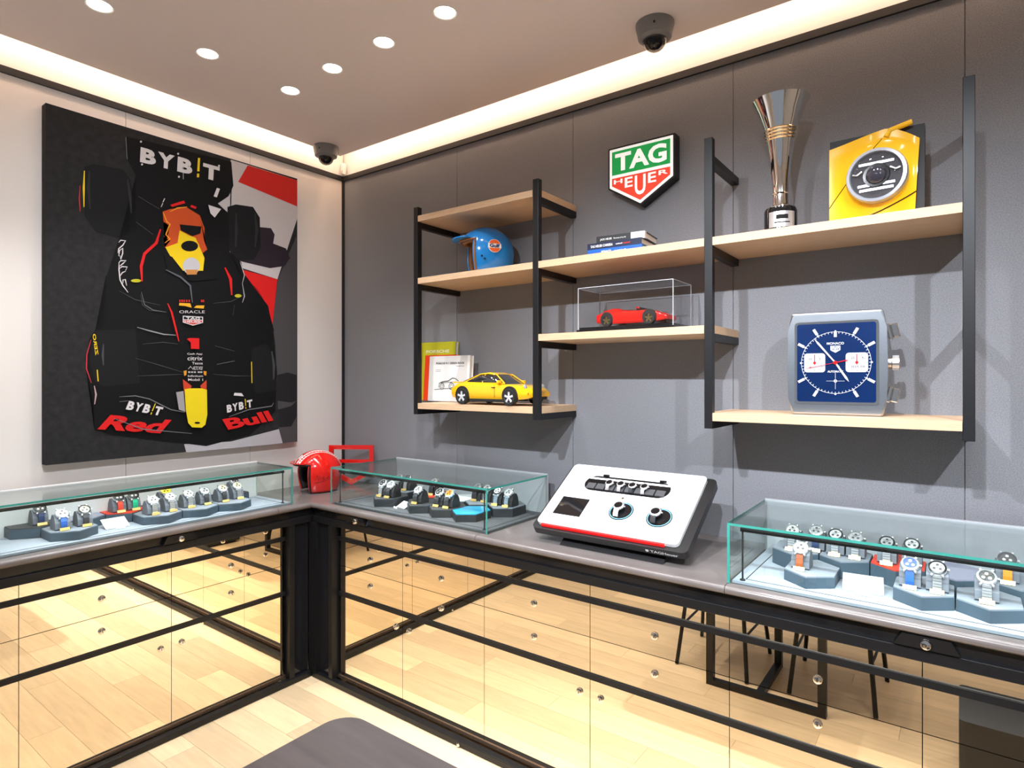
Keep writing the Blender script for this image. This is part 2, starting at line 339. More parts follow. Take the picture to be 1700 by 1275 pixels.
for q in (((75, 240), (110, 200), (195, 210), (150, 285), (75, 350), (62, 430)), ((75, 480), (90, 380), (145, 340), (145, 430), (110, 535), (95, 470)), ((75, 600), (110, 560), (205, 560), (150, 610), (90, 660)), ((90, 700), (130, 665), (225, 670), (195, 735)), ((80, 600), (80, 720), (100, 900), (150, 1000), (240, 1120)), ((100, 830), (140, 770), (200, 745)), ((150, 960), (150, 900), (190, 890), (215, 1000))): stroke('printed_script', [(190 + x / 10.62, 380 + y / 10.62) for x, y in q], 2.0, W_)
for q in (((1130, 950), (1150, 1010), (1140, 1050)), ((1140, 1050), (1150, 1110), (1140, 1140))): stroke('printed_script', A_(*q), 1.6, (.4, .4, .4))
for c in ((640, 1037), (1120, 1108)): art('printed_mirror', A_(*ell(c[0], c[1], 24 if c[0] < 900 else 16, 8)), (.45, .42, .02))
stroke('printed_halo', A_((780, 985), (850, 1020), (895, 1060), (905, 1140)), 3, (.10, .10, .12))
stroke('printed_edge', A_((665, 1090), (680, 1150), (720, 1175), (780, 1185)), 1.6, (.12, .12, .13)); stroke('printed_edge', B_((570, 385), (640, 405), (720, 425), (790, 430)), 2, (.25, .25, .26))
stroke('printed_edge', A_((650, 640), (750, 700)), 1.2, (.10, .10, .1)); stroke('printed_edge', A_((640, 760), (720, 820)), 1.2, (.10, .10, .1))
stroke('printed_edge', B_((1020, 595), (1120, 575)), 1.2, (.2, .2, .2)); stroke('printed_edge', B_((1010, 490), (1120, 520)), 1, (.12, .12, .12))
# lettering on the car
def bybit(a, b, tp, c=W_):
    a, b, tp = Vector((*a, 0)), Vector((*b, 0)), Vector((*tp, 0)); u = b - a; v = tp - a
    for ch, f0, f1, cc in (('B', 0, .2, c), ('Y', .22, .43, c), ('B', .47, .66, c), ('I', .71, .76, YL), ('T', .79, 1, c)):
        p = a + u * f0; q = a + u * f1
        if ch == 'I':
            stroke('printed_lettering', [tuple((a + u * .735 + v * .35).xy), tuple((a + u * .735 + v * 1.25).xy)], u.length * .06, cc); stroke('printed_lettering', [tuple((a + u * .735 + v * -.05).xy), tuple((a + u * .735 + v * .2).xy)], u.length * .06, cc)
        else: ptext(ch, tuple(p.xy), tuple(q.xy), tuple((p + v).xy), cc, .05)
bybit(*A_((658, 478), (1030, 572), (662, 408)))
for c in ((663, 383), (668, 490), (838, 440), (842, 548), (1030, 497)): art('printed_bolt', A_(*ell(c[0], c[1], 5, 5, 8)), W_)
stroke('printed_edge', A_((592, 362), (598, 465)), 1.5, (.3, .3, .3)); stroke('printed_edge', A_((862, 480), (862, 560)), 1.6, W_)
art('printed_endplate', A_((1005, 640), (1020, 600), (1035, 605), (1020, 645)), W_); art('printed_endplate', A_((980, 680), (1040, 700), (1010, 740), (990, 720)), W_)
for q in (((758, 690), (766, 672)), ((766, 668), (775, 650))): stroke('printed_lettering', A_(*q), 3, W_)
ptext('ORACLE', *B_((808, 306), (952, 306), (808, 290)), W_, .0)
# small shield emblem on the nose
art('printed_emblem', B_((828, 320), (942, 326), (942, 360), (885, 376), (828, 358)), W_); art('printed_emblem', B_((833, 325), (937, 330), (937, 343), (833, 340)), K_); art('printed_emblem', B_((833, 344), (937, 347), (937, 358), (885, 371), (833, 356)), (.5, .06, .06))
ptext('TAG', *B_((846, 340), (925, 342), (846, 327)), W_); ptext('HEUER', *B_((838, 359), (932, 361), (838, 347)), W_)
art('printed_number', [(290 + x / 7.97, 480 + y / 7.97) for x, y in ((160, 660), (195, 646), (325, 650), (325, 792), (216, 790), (212, 705), (196, 690))], RD)
ptext('Red', *B_((345, 962), (700, 985), (420, 880)), RD, .04); ptext('Bull', *B_((1085, 965), (1340, 912), (1050, 905)), RD, .04)
bybit(*B_((505, 848), (700, 885), (525, 800))); bybit(*B_((1078, 868), (1222, 835), (1075, 825)))
for s, y0, y1, x0, x1 in (('Cash App', 543, 530, 853, 938), ('citrix', 572, 550, 854, 940), ('Tezos', 595, 581, 880, 940), ('ARCTIC WOLF', 626, 606, 885, 940), ('Infinitum', 666, 654, 857, 942), ('Mobil 1', 688, 674, 858, 942)):
    ptext(s, *B_((x0, y0), (x1, y0), (x0, y1)), W_, .01)
stroke('printed_edge', B_((858, 622), (872, 606), (884, 622)), 1.3, W_)
for x0 in (808, 820, 832, 846, 860, 930, 940): art('printed_lettering', B_((x0, 243), (x0 + 8, 243), (x0 + 8, 230), (x0, 230)), (.5, .02, .015))
for x0 in (858, 874, 890, 912, 926): art('printed_lettering', B_((x0, 643), (x0 + 12, 643), (x0 + 12, 634), (x0, 634)), (.4, .38, .38))
art('printed_emblem', B_((808, 248), (870, 250), (878, 275), (840, 265), (806, 262)), (.7, .35, .02)); art('printed_emblem', B_((890, 275), (905, 262), (950, 262), (945, 280)), (.7, .35, .02))
for q in (((742, 250), (765, 300), (790, 400), (806, 465)),): stroke('printed_stripe', B_(*q), 3, RD)
art('printed_nose', B_((832, 632), (850, 628), (848, 655), (836, 660)), (.6, .25, .02)); art('printed_nose', B_((944, 632), (962, 634), (960, 658), (948, 655)), (.6, .25, .02))
art('printed_nose', B_((828, 678), (878, 716), (870, 735), (840, 765), (832, 730)), (.5, .05, .02)); art('printed_nose', B_((962, 682), (926, 716), (935, 735), (962, 760)), (.5, .05, .02))
art('printed_nose', B_((838, 735), (870, 730), (935, 730), (964, 738), (966, 880), (955, 935), (935, 952), (880, 950), (858, 925), (845, 850)), (.72, .55, .01)); art('printed_nose', B_(*ell(910, 925, 16, 6)), K_)
art('printed_track', B_((790, 752), (832, 745), (842, 862), (806, 850)), (.30, .28, .29))
for q in (((470, 778), (560, 772), (640, 790), (760, 850), (840, 865)), ((470, 806), (520, 800)), ((440, 900), (600, 960), (880, 985)), ((1090, 890), (1200, 850), (1330, 830), (1340, 812))): stroke('printed_edge', B_(*q), 1.5, (.16, .16, .17))
stroke('printed_endplate', B_((328, 715), (338, 765), (330, 820)), 3, (.45, .3, .3)); art('printed_endplate', B_((1120, 755), (1160, 757), (1172, 775), (1115, 770)), W_)

# ================================================================== counters
MR = Matrix(((1, 0, 0, 0), (0, 1, 0, -.61), (0, 0, 1, 0), (0, 0, 0, 1)))
ML = Matrix(((0, -1, 0, .51), (-1, 0, 0, 0), (0, 0, 1, 0), (0, 0, 0, 1)))
ZT, MZ = .935, .055     # worktop height, mirror plane behind the lip
def lockbits(M, s, d, z, parent, r=.011):
    k = MB(M @ T(s, d, z) @ RX(90)).lathe([(r * 1.25, 0), (r * 1.25, .003), (r, .009), (r * .8, .010), (0, .010)], 16).build('lock', CHROME, parent, True)
    MB(M @ T(s, d - .0102, z)).box(-.0012, .0012, -.0006, .0, -.004, .004).build('keyhole', BLK, k)
def cabinet(M, a, b, lockside, label, end):
    c = M @ Vector(((a + b) / 2, .3, 0)); t = thing('drawer_cabinet', label, 'cabinet', c); I = T(-c.x, -c.y, 0) @ M
    MB(I).box(a + .002, b - .002, MZ + .012, end, .03, .865).build('body', BLKM, t)
    for i, (z0, z1) in enumerate(((.772, .830), (.621, .750), (.484, .6185))):
        d = MB(I).box(a + .0012, b - .0012, MZ, MZ + .011, z0, z1).build('drawer', MIRROR, t)
        if i: lockbits(I, (a + b) / 2, MZ, (z0 + z1) / 2 + .005, d)
    d = MB(I).box(a + .0012, b - .0012, MZ, MZ + .011, .045, .462).build('door', MIRROR, t)
    lockbits(I, (b - .045) if lockside > 0 else (a + .045), MZ, .40, d)
RU = [.69, 1.158, 1.663, 2.18, 2.70, 3.225, 3.75, 4.27]; LU = [.745, 1.30, 1.85, 2.40, 2.95]
rl = ['next to the corner', 'below the right end of the small glass case', 'below the left half of the tilted console', 'below the right half of the tilted console', 'below the left end of the long glass case', 'below the middle of the long glass case', 'at the right end beyond the frame']
ll = ['next to the corner', 'below the left half of the glass case', 'beyond the left edge of the frame', 'farthest along the cream wall']
for i in range(7): cabinet(MR, RU[i], RU[i + 1], 1 if i % 2 == 0 else -1, 'grey wall mirrored drawer cabinet ' + rl[i], .595)
for i in range(4): cabinet(ML, LU[i], LU[i + 1], 1 if i % 2 == 0 else -1, 'cream wall mirrored drawer cabinet ' + ll[i], .495)
def frame(M, s0, s1, post, label):
    c = M @ Vector((s0, 0, 0)); t = thing('counter_frame', label, 'counter frame', (c.x, c.y, 0)); I = T(-c.x, -c.y, 0) @ M
    MB(I).box(s0, s1, .026, MZ + .010, .866, .905).build('recess_panel', GLOSSBLK, t)
    MB(I).box(s0, s1, .012, .050, .832, .866, bev=.002).build('top_rail', BLK, t)
    MB(I).box(post + .03, s1, MZ - .008, MZ + .0112, .7505, .7715).build('middle_rail', BLK, t)
    MB(I).box(post + .03, s1, MZ - .008, MZ + .0112, .4625, .4835).build('middle_rail', BLK, t)
    MB(I).box(s0, s1, .006, .038, .002, .030, bev=.003).build('base_rail', BLK, t)
    MB(I).box(post + .03, s1, MZ - .004, MZ + .011, .028, .0445).build('sill', mat('bronze_trim', (.55, .38, .27), .25, .9, noise=.1), t)
    MB(I).box(post, post + .03, .012, MZ + .0112, .030, .832).build('post', BLK, t)
    MB(I).box(s0 + .03, post, .030, .040, .030, .832).build('filler_panel', mat('smoked_panel', (.012, .012, .015), .06, noise=.1), t)
    for s in (s0 + 1.05, s0 + 2.1):
        if s < s1: MB(I @ T(s, .003, .014)).lathe([(.0, -.008), (.006, -.006), (.008, 0), (.006, .006), (0, .008)], 12).build('adjuster_knob', CHROME, t, True)
    return t, I
fr, fI = frame(MR, .51, 4.27, .645, 'black steel frame with rails under the grey wall counter')
MB(fI).box(.484, .545, .005, .052, .030, .832).build('corner_post', BLK, fr)
fl_, lI = frame(ML, .578, 2.95, .70, 'black steel frame with rails under the cream wall counter')
for M, s, lab in ((MR, .872, 'small glass case'), (MR, 3.235, 'long glass case'), (ML, 1.282, 'left glass case')):
    c = M @ Vector((s, 0, .88)); t = thing('case_lock', 'black lock housing with chrome key lock under the ' + lab, 'lock', c); I = T(*-c) @ M
    MB(I).prism([(s - .075, .870), (s + .075, .870), (s + .055, .904), (s - .055, .904)], .004, .0255, axis=1).build('housing', GLOSSBLK, t); lockbits(I, s, .004, .885, t, .012)
# worktops (bullnose front), built as sections
def worktop(M, s0, s1, depth, label, mitre=0):
    c = M @ Vector((s0, 0, 0)); t = thing('worktop', label, 'worktop', (c.x, c.y, .905)); I = T(-c.x, -c.y, -.905) @ M
    n = 8; prof = [(.016 - .016 * math.sin(math.pi * k / n), .905 + .015 - .015 * math.cos(math.pi * k / n)) for k in range(n + 1)]
    prof = [(depth, .905)] + prof + [(depth, ZT)]
    mb = MB(I); N = len(prof)
    mb._add([(s0 + (mitre * d if mitre > 0 else 0), d, z) for d, z in prof] + [(s1, d, z) for d, z in prof], [tuple(range(N)), tuple(range(N, 2 * N))[::-1]] + [(i, (i + 1) % N, N + (i + 1) % N, N + i) for i in range(N)])
    return mb.build('slab', TOP, t, True)
def wt(M, secs, depth, labs):
    for (a, b), l in zip(secs, labs): worktop(M, a + .001, b - .001, depth, l)
wt(MR, [(.72, 1.655), (1.655, 2.70), (2.70, 4.27)], .608, ['grey wood worktop section under the small glass case', 'grey wood worktop section under the tilted console', 'grey wood worktop section under the long glass case'])
wt(ML, [(.80, 1.925), (1.925, 2.95)], .508, ['grey wood worktop section under the left glass case', 'grey wood worktop section at the far left'])
# corner piece: L-shaped with bullnose
t = thing('worktop', 'grey wood corner worktop under the red helmet', 'worktop', (.26, -.3, .905)); mb = MB(T(-.26, .3, -.905)); n = 8
prof = [(.016 - .016 * math.sin(math.pi * k / n), .905 + .015 - .015 * math.cos(math.pi * k / n)) for k in range(n + 1)]
rows = []
for d, z in prof: rows.append([(.002, -.799, z), (.51 - d, -.799, z), (.51 - d, -.61 + d, z), (.719, -.61 + d, z), (.719, -.002, z), (.002, -.002, z)])
vs = [v for r in rows for v in r]; N = 6
# keep back edges straight, only the inner edges follow the bullnose
mb._add(vs, [(i * N + k, i * N + k + 1, (i + 1) * N + k + 1, (i + 1) * N + k) for i in range(len(prof) - 1) for k in range(5)] + [tuple((len(prof) - 1) * N + k for k in range(6)), tuple(range(6))[::-1]] + [(i * N + 5, i * N, (i + 1) * N, (i + 1) * N + 5) for i in range(len(prof) - 1)])
mb.build('slab', TOP, t, True)
# ================================================================== glass cases
ZG, ZB = 1.132, .937
def glass_case(name, label, x0, x1, y0, y1, front, tray, watt):
    """front: 'y' when the customer side is y0, 'x' when it is x1"""
    cx, cy = (x0 + x1) / 2, (y0 + y1) / 2; t = thing(name, label, 'display case', (cx, cy, ZB)); I = T(-cx, -cy, -ZB); g = .008
    MB(I).box(x0, x1, y0, y1, ZG - g, ZG).build('top_glass', GLASSM, t)
    if front == 'y':
        MB(I).box(x0, x1, y0, y0 + g, ZB, ZG - g - .0005).build('front_glass', GLASSM, t)
        MB(I).box(x0, x0 + g, y0 + g + .0005, y1, ZB, ZG - g - .0005).build('side_glass', GLASSM, t); MB(I).box(x1 - g, x1, y0 + g + .0005, y1, ZB, ZG - g - .0005).build('side_glass', GLASSM, t)
        MB(I).box(x0, x1, y1, y1 + .014, ZB, ZG + .004).build('back_panel', mat('case_back', (.42, .43, .46), .7, noise=.05), t)
        br = [(x0 + .04, y0 + .03), (x1 - .04, y0 + .03)]; lr = (.004, x1 - x0 - .1)
        la = ((cx, y0 + .04, ZG - .03), (R_(-22), 0, 0), x1 - x0 - .1)
        fs = [(x0, x1, y0 - .0006, y0, ZG - g, ZG)]; vs = [(x0 - .0006, x0 + g, y0 - .0006, y0, ZB, ZG - g), (x1 - g, x1 + .0006, y0 - .0006, y0, ZB, ZG - g)]
        ss = [(x0 - .0006, x0, y0, y1, ZG - g, ZG), (x1, x1 + .0006, y0, y1, ZG - g, ZG)]
    else:
        MB(I).box(x1 - g, x1, y0, y1, ZB, ZG - g - .0005).build('front_glass', GLASSM, t)
        MB(I).box(x0, x1 - g - .0005, y0, y0 + g, ZB, ZG - g - .0005).build('side_glass', GLASSM, t); MB(I).box(x0, x1 - g - .0005, y1 - g, y1, ZB, ZG - g - .0005).build('side_glass', GLASSM, t)
        MB(I).box(x0 - .014, x0, y0, y1, ZB, ZG + .004).build('back_panel', mat('case_back_white', (.70, .69, .68), .7, noise=.03), t)
        br = [(x1 - .03, y0 + .04), (x1 - .03, y1 - .04)]
        la = ((x1 - .04, cy, ZG - .03), (0, R_(-22), R_(0)), y1 - y0 - .1)
        fs = [(x1, x1 + .0006, y0, y1, ZG - g, ZG)]; vs = [(x1, x1 + .0006, y0 - .0006, y0 + g, ZB, ZG - g), (x1, x1 + .0006, y1 - g, y1 + .0006, ZB, ZG - g)]
        ss = [(x0, x1, y0 - .0006, y0, ZG - g, ZG), (x0, x1, y1, y1 + .0006, ZG - g, ZG)]
    for b in fs + ss: MB(I).box(*b).build('polished_edge', EDGE, t)
    for b in vs: MB(I).box(*b).build('polished_corner', EDGE, t)
    MB(I).box(x0 + .012, x1 - .012, y0 + .012, y1 - .002, ZB, ZB + .008).build('tray', tray, t)
    e = .045
    for b in ((x0 + e, x1 - e, y0 + e, y0 + e + .003), (x0 + e, x1 - e, y1 - e, y1 - e + .003), (x0 + e, x0 + e + .003, y0 + e, y1 - e), (x1 - e, x1 - e + .003, y0 + e, y1 - e)):
        MB(I).box(*b, ZB + .008, ZB + .0086).build('tray_seam', BLKM, t)
    (ax, ay), (bx, by) = br; zt = ZG - .022
    bar = MB(I).box(min(ax, bx) - .006, max(ax, bx) + .006, min(ay, by) - .006, max(ay, by) + .006, zt - .006, zt + .006).build('light_bar', BLKM, t)
    for (px, py) in br:
        MB(I).lathe([(.009, ZB + .008), (.009, ZB + .011), (.003, ZB + .014), (.003, zt - .006)], 10, M=T(px, py, 0)).build('light_post', BLKM, t)
    l = bpy.data.lights.new('case_led', 'AREA'); l.shape = 'RECTANGLE'; l.energy = watt; l.color = (.88, .94, 1); l.spread = R_(150)
    o = bpy.data.objects.new('case_led', l); col.objects.link(o); o.parent = t; o.location = I @ Vector((la[0][0], la[0][1], zt - .008))
    if front == 'y': l.size = la[2]; l.size_y = .008; o.rotation_euler = (R_(20), 0, 0)
    else: l.size = .008; l.size_y = la[2]; o.rotation_euler = (0, R_(20), 0)
    return t
ZTR = ZB + .0088
glass_case('glass_case', 'low glass display case with dark tray next to the red shield frame', .625, 1.69, -.568, -.105, 'y', TRAYDK, 1.6)
glass_case('glass_case', 'long low glass display case right of the tilted console', 2.70, 3.85, -.578, -.105, 'y', TRAY, 2.2)
glass_case('glass_case', 'low glass display case below the racing canvas', .125, .465, -1.95, -.69, 'x', TRAY, 1.5)
# hexagonal risers
def hexagon(w, rear=None):
    """pointed hexagon, 225 mm deep; rear: depth behind the centre at which it is cut flat"""
    a = w / 2; p = [(a, .055), (0, .1125), (-a, .055), (-a, -.055), (0, -.1125), (a, -.055)]
    return p if rear is None else [(a, rear), (-a, rear)] + p[3:]
def riser(x, y, h, label, top=RISERTOP, side=RISER, rz=0, w=.15, rear=None):
    t = thing('display_riser', label, 'display riser', (x, y, ZTR), rz, group='hexagonal display risers')
    MB().prism([(a * .985, b * .985) for a, b in hexagon(w, rear)], 0, h - .004).build('block', side, t)
    MB().prism([(a * .965, b * .965) for a, b in hexagon(w, rear)], h - .004, h).build('top_pad', top, t)
    return ZTR + h
REDTOP = mat('red_suede', (.70, .045, .02), .6, noise=.1, scale=200); PURP = mat('lilac_suede', (.28, .27, .36), .6, noise=.1, scale=200)
BLUETOP = mat('cyan_panel', (.03, .33, .55), .2, noise=.3, scale=20); WHT = mat('white_card', (.82, .82, .84), .5, noise=.02)
F_, B2 = .037, .056
YB, YFR = -.2365, -.4065
for x, y, h, lab, top in ((2.9205, YFR, F_, 'hexagonal grey riser holding the brown strapped watch', RISERTOP), (3.2225, YFR, F_ + .003, 'hexagonal grey riser holding the blue strapped and the large steel watch', RISERTOP), (3.3735, YFR, F_, 'hexagonal pale riser holding one steel watch at the right edge', RISERTOP),
                          (2.845, YB, B2, 'raised hexagonal grey riser at the left end of the long case', RISERTOP), (2.996, YB, B2, 'raised hexagonal grey riser left of the red topped riser', RISERTOP), (3.147, YB, B2, 'raised hexagonal riser with red top in the long case', REDTOP), (3.298, YB, B2, 'raised hexagonal riser with lilac top in the long case', PURP), (3.449, YB, B2, 'raised hexagonal riser holding the orange strapped watch', RISERTOP)):
    riser(x, y, h, lab, top)
YB1, YF1 = -.2215, -.400
for x, y, h, lab, top in ((.905, YF1, F_ + .003, 'dark hexagonal riser at the left end of the small case', RISERDK), (.8295, YB1, F_ + .003, 'dark hexagonal riser at the back left of the small case', RISERTOP), (1.0815, YB1, F_ + .006, 'red topped hexagonal riser in the small case', REDTOP), (1.2325, YB1, F_ + .004, 'white topped hexagonal riser in the small case', WHT),
                          (1.157, YF1, F_, 'dark hexagonal riser holding one watch in the middle of the small case', RISERDK), (1.308, YF1, F_, 'dark hexagonal riser holding the orange dial watch', RISERDK), (1.459, YF1, F_, 'dark hexagonal riser with glossy cyan top', BLUETOP), (1.3835, YB1, F_ + .006, 'dark hexagonal riser behind the cyan topped riser', RISERTOP), (1.5345, YB1, F_ + .006, 'dark hexagonal riser at the right end of the small case', RISERTOP)):
    riser(x, y, h, lab, top, mat('charcoal_leatherette', (.022, .024, .028), .5, noise=.2, scale=300))
XF, XB = .322, .153
for x, y, h, lab, top in ((XF, -1.645, F_, 'hexagonal blue-grey riser holding the blue strapped watch in the left case', RISERTOP), (XF, -1.301, F_, 'hexagonal blue-grey riser in front of the red topped riser', RISERTOP), (XF, -1.129, F_, 'hexagonal blue-grey riser in the middle of the left case', RISERTOP), (XF, -.957, F_, 'hexagonal blue-grey riser near the right end of the left case', RISERTOP),
                          (XB, -1.731, F_ + .006, 'half hexagonal riser with charcoal top at the far left', RISERDK), (XB, -1.559, F_ + .006, 'half hexagonal riser with lilac top in the left case', PURP), (XB, -1.387, F_ + .006, 'half hexagonal riser with red top in the left case', REDTOP), (XB, -1.215, F_ + .006, 'half hexagonal riser holding the yellow watch', RISERDK), (XB, -.871, F_ + .006, 'half hexagonal riser at the right end of the left case', RISERDK)):
    riser(x, y, h, lab, top, RISER, R_(90), .171, .0255 if x == XB else None)
# watches on cushion stands
CUSH = mat('cushion_grey', (.13, .14, .165), .6, noise=.1, scale=200); CUSHD = mat('cushion_black', (.02, .02, .022), .5, noise=.1, scale=200)
def watch(x, y, z, rz, label, dial, strap, bez=None, steelstrap=False, cush=CUSH, plate=True, s=1.0, grp='watches in the glass cases'):
    st = thing('watch_stand', 'cushion under the ' + label, 'watch stand', (x, y, z), rz, group='watch stands'); S = Matrix.Scale(s, 4)
    prof = [(.028, 0), (-.026, 0), (-.033, .006), (-.030, .030), (-.020, .052), (-.004, .064), (.012, .060), (.024, .040), (.030, .012)]
    MB(S).prism(prof, -.027, .027, axis=0).build('cushion', cush, st)
    if plate: MB(S @ T(0, -.053, .0012) @ RX(-25)).box(-.017, .017, -.002, .002, 0, .012).build('price_plate', GOLD, st)
    t = thing('wristwatch', label, 'watch', (x, y, z), rz, group=grp)
    M = S @ T(0, -.018, .066) @ RX(42)
    MB(M).lathe([(.0, -.008), (.019, -.008), (.0235, -.004), (.0235, .003), (.021, .006), (.0195, .006)], 24, cap=False).build('watch_case', STEEL, t, True)
    MB(M).lathe([(.0175, .0062), (.018, .0078), (.0225, .0062), (.0228, .004)], 24, cap=False).build('bezel', bez or STEEL, t, True)
    d = MB(M).lathe([(.0185, .0045), (.0185, .0055)], 24).build('dial', dial, t)
    lum = max(dial.node_tree.nodes['Principled BSDF'].inputs['Base Color'].default_value[:3]); sub = STEEL if lum < .3 else mat('subdial_dark', (.03, .03, .035), .3)
    for a in (90, 210, 330): MB(M @ T(.0085 * math.cos(R_(a)), .0085 * math.sin(R_(a)), .0056)).lathe([(.0042, 0), (.0042, .0003)], 10).build('subdial', sub, d)
    for a, l in ((60, .012), (-50, .015)): MB(M @ RZ(a)).box(-.0007, .0007, -.002, l, .0060, .0064).build('hand', CHROME, d)
    MB(M @ T(.0235, 0, 0) @ RY(90)).lathe([(.003, 0), (.0033, .001), (.0033, .005), (.002, .0055)], 10).build('crown', STEEL, t)
    for a in (60, 120, 240, 300): MB(M @ RZ(a) @ T(.0235, 0, -.001)).box(-.003, .006, -.0022, .0022, -.006, .003).build('lug', STEEL, t)
    sm = STEEL if steelstrap else strap
    front = [(-.0335, .048), (-.0385, .036), (-.040, .022), (-.0385, .006)]
    if steelstrap:
        for i in range(6):
            f = i / 6; yy = -.0335 - .0065 * math.sin(f * 2.6); zz = .049 - .046 * f
            MB(S).box(-.0105, .0105, yy - .003, yy + .001, zz - .0066, zz - .0006).build('bracelet_link', STEEL, t)
    else: MB(S).ribbon(front, .021, -.003).build('strap', strap, t)
    MB(S).ribbon([(.004, .0665), (.018, .060), (.029, .044), (.034, .02)], .021, .003).build('strap', sm, t)
    return t
def wm(n, c, r=.3): return mat('watch_' + n, c, r, noise=.08, scale=120)
DW, DB, DC, DK, DG, DO, DY, DR, DGR = wm('white', (.75, .75, .76)), wm('blue', (.01, .05, .28)), wm('cream', (.72, .66, .42)), wm('black', (.012, .012, .014)), wm('silver', (.45, .45, .47)), wm('orange', (.85, .25, .02)), wm('yellow', (.85, .65, .02)), wm('red', (.72, .04, .02)), wm('green', (.0, .35, .15))
SB, SBR, SK, SO, SBD = wm('strap_blue', (.01, .08, .36), .6), wm('strap_brown', (.30, .07, .02), .6), wm('strap_black', (.02, .02, .024), .6), wm('strap_orange', (.85, .24, .01), .6), wm('strap_navy', (.012, .03, .10), .6)
zf, zb, zl = ZTR + F_, ZTR + B2, ZTR + F_ + .006
for x, y, z, lab, dial, strap, bez, ss in (
    (2.835, -.262, zb, 'steel watch at the left end of the raised grey risers', DW, None, None, True), (2.905, -.225, zb, 'steel cased watch with blue strap on the raised grey risers', DG, SBD, None, False), (2.968, -.245, zb, 'steel bracelet watch third from the left in the long case', DW, None, DK, True), (3.028, -.245, zb, 'steel bracelet watch just left of the long case red riser', DG, None, None, True),
    (2.892, -.415, zf, 'white dial watch with brown strap in front in the long case', DW, SBR, None, False), (3.118, -.255, zb, 'steel watch left on the red riser of the long case', DG, None, DK, True), (3.185, -.24, zb, 'steel watch right on the red riser of the long case', DW, None, DK, True),
    (3.190, -.420, zf + .003, 'blue dial watch with blue strap in the long case', DB, SB, None, False), (3.256, -.420, zf + .003, 'large black and white dial steel watch in the long case', DG, None, DK, True), (3.368, -.425, zf, 'black dial steel watch on the rightmost front riser', DK, None, None, True), (3.42, -.26, zb, 'black dial watch with perforated orange strap', DK, SO, DK, False)):
    watch(x, y, z, 0, lab, dial, strap, bez, ss)
zr = ZTR + F_ + .003
for x, y, z, lab, dial, strap, bez, ss in (
    (.875, -.41, zr, 'black and steel watch left on the small case corner riser', DK, SK, None, True), (.935, -.41, zr, 'black and steel watch right on the small case corner riser', DG, SK, None, False), (.80, -.225, zr, 'steel watch at the back left of the small case', DG, None, None, True), (.855, -.215, zr, 'black dial steel watch at the back left of the small case', DK, None, None, True),
    (1.075, -.235, zr + .003, 'steel watch on the red riser of the small case', DW, SK, None, False), (1.145, -.42, zf, 'black strap steel watch on the middle riser of the small case', DG, SK, STEEL, False), (1.276, -.405, zf, 'black dial steel watch beside the orange dial watch', DK, SK, None, False), (1.34, -.405, zf, 'orange dial watch with black strap in the small case', DO, SK, None, False),
    (1.355, -.215, zr + .003, 'first of four watches in the right group of the small case', DG, SK, None, False), (1.418, -.215, zr + .003, 'second of four watches in the right group of the small case', DW, None, None, True), (1.505, -.24, zr + .003, 'third of four watches in the right group of the small case', DW, None, DK, True), (1.57, -.24, zr + .003, 'fourth of four watches in the right group of the small case', DG, None, None, True)):
    watch(x, y, z, R_(4), lab, dial, strap, bez, ss, CUSHD)
for x, y, z, lab, dial, strap, bez, ss in (
    (.185, -1.715, zl, 'black dial watch with navy strap on the charcoal topped riser', DK, SBD, DK, False), (.335, -1.682, zf, 'white dial watch with bright blue strap', DW, SB, None, False), (.33, -1.602, zf, 'cream dial watch with black strap and bezel', DC, SK, DK, False),
    (.182, -1.418, zl, 'black dial watch with red strap', DK, wm('strap_red', (.75, .05, .02), .6), DK, False), (.182, -1.356, zl, 'black dial watch with green strap', DK, wm('strap_green', (.0, .42, .2), .6), DK, False), (.185, -1.215, zl, 'yellow dial watch with yellow strap', DY, wm('strap_yellow', (.85, .68, .02), .6), DY, False),
    (.335, -1.335, zf, 'steel bracelet watch left on the riser in front of the red one', DW, None, None, True), (.325, -1.255, zf, 'steel bracelet watch with red subdials', DW, None, None, True), (.31, -1.165, zf, 'steel watch with dark subdials in the left case', DW, None, None, True), (.30, -1.082, zf, 'steel watch with dark grey strap in the left case', DG, SK, None, False),
    (.305, -.995, zf, 'cream dial steel watch second from the right in the left case', DC, SK, None, False), (.295, -.912, zf, 'cream dial steel watch at the right end of the left case', DC, None, None, True), (.185, -.865, zl, 'dark dial watch on the raised riser at the right end', DK, SK, DG, False)):
    watch(x, y, z, R_(90), lab, dial, strap, bez, ss)
def card(x, y, rz, label, w=.085, h=.05):
    t = thing('tent_card', label, 'card', (x, y, ZTR + .0012), rz)
    b = MB(RX(-62)).box(-w / 2, w / 2, -.001, .001, 0, h).build('face', WHT, t)
    gm = pr('card_print', (.35, .35, .38))
    for r in range(4): MB(RX(-62)).box(-w * .36, w * (.36 - .08 * (r % 2)), -.0014, -.001, h * (.2 + .17 * r), h * (.24 + .17 * r)).build('text_line', gm, b)
    MB().box(-w * .2, w * .2, -.030, -.027, 0, .010).build('small_tag', WHT, t)
card(3.07, -.455, R_(6), 'white information card in the long glass case', .11, .075); card(.335, -1.47, R_(90), 'white information card in the left glass case', .095, .07); card(1.03, -.45, R_(-12), 'white information card in the small glass case', .075, .05)

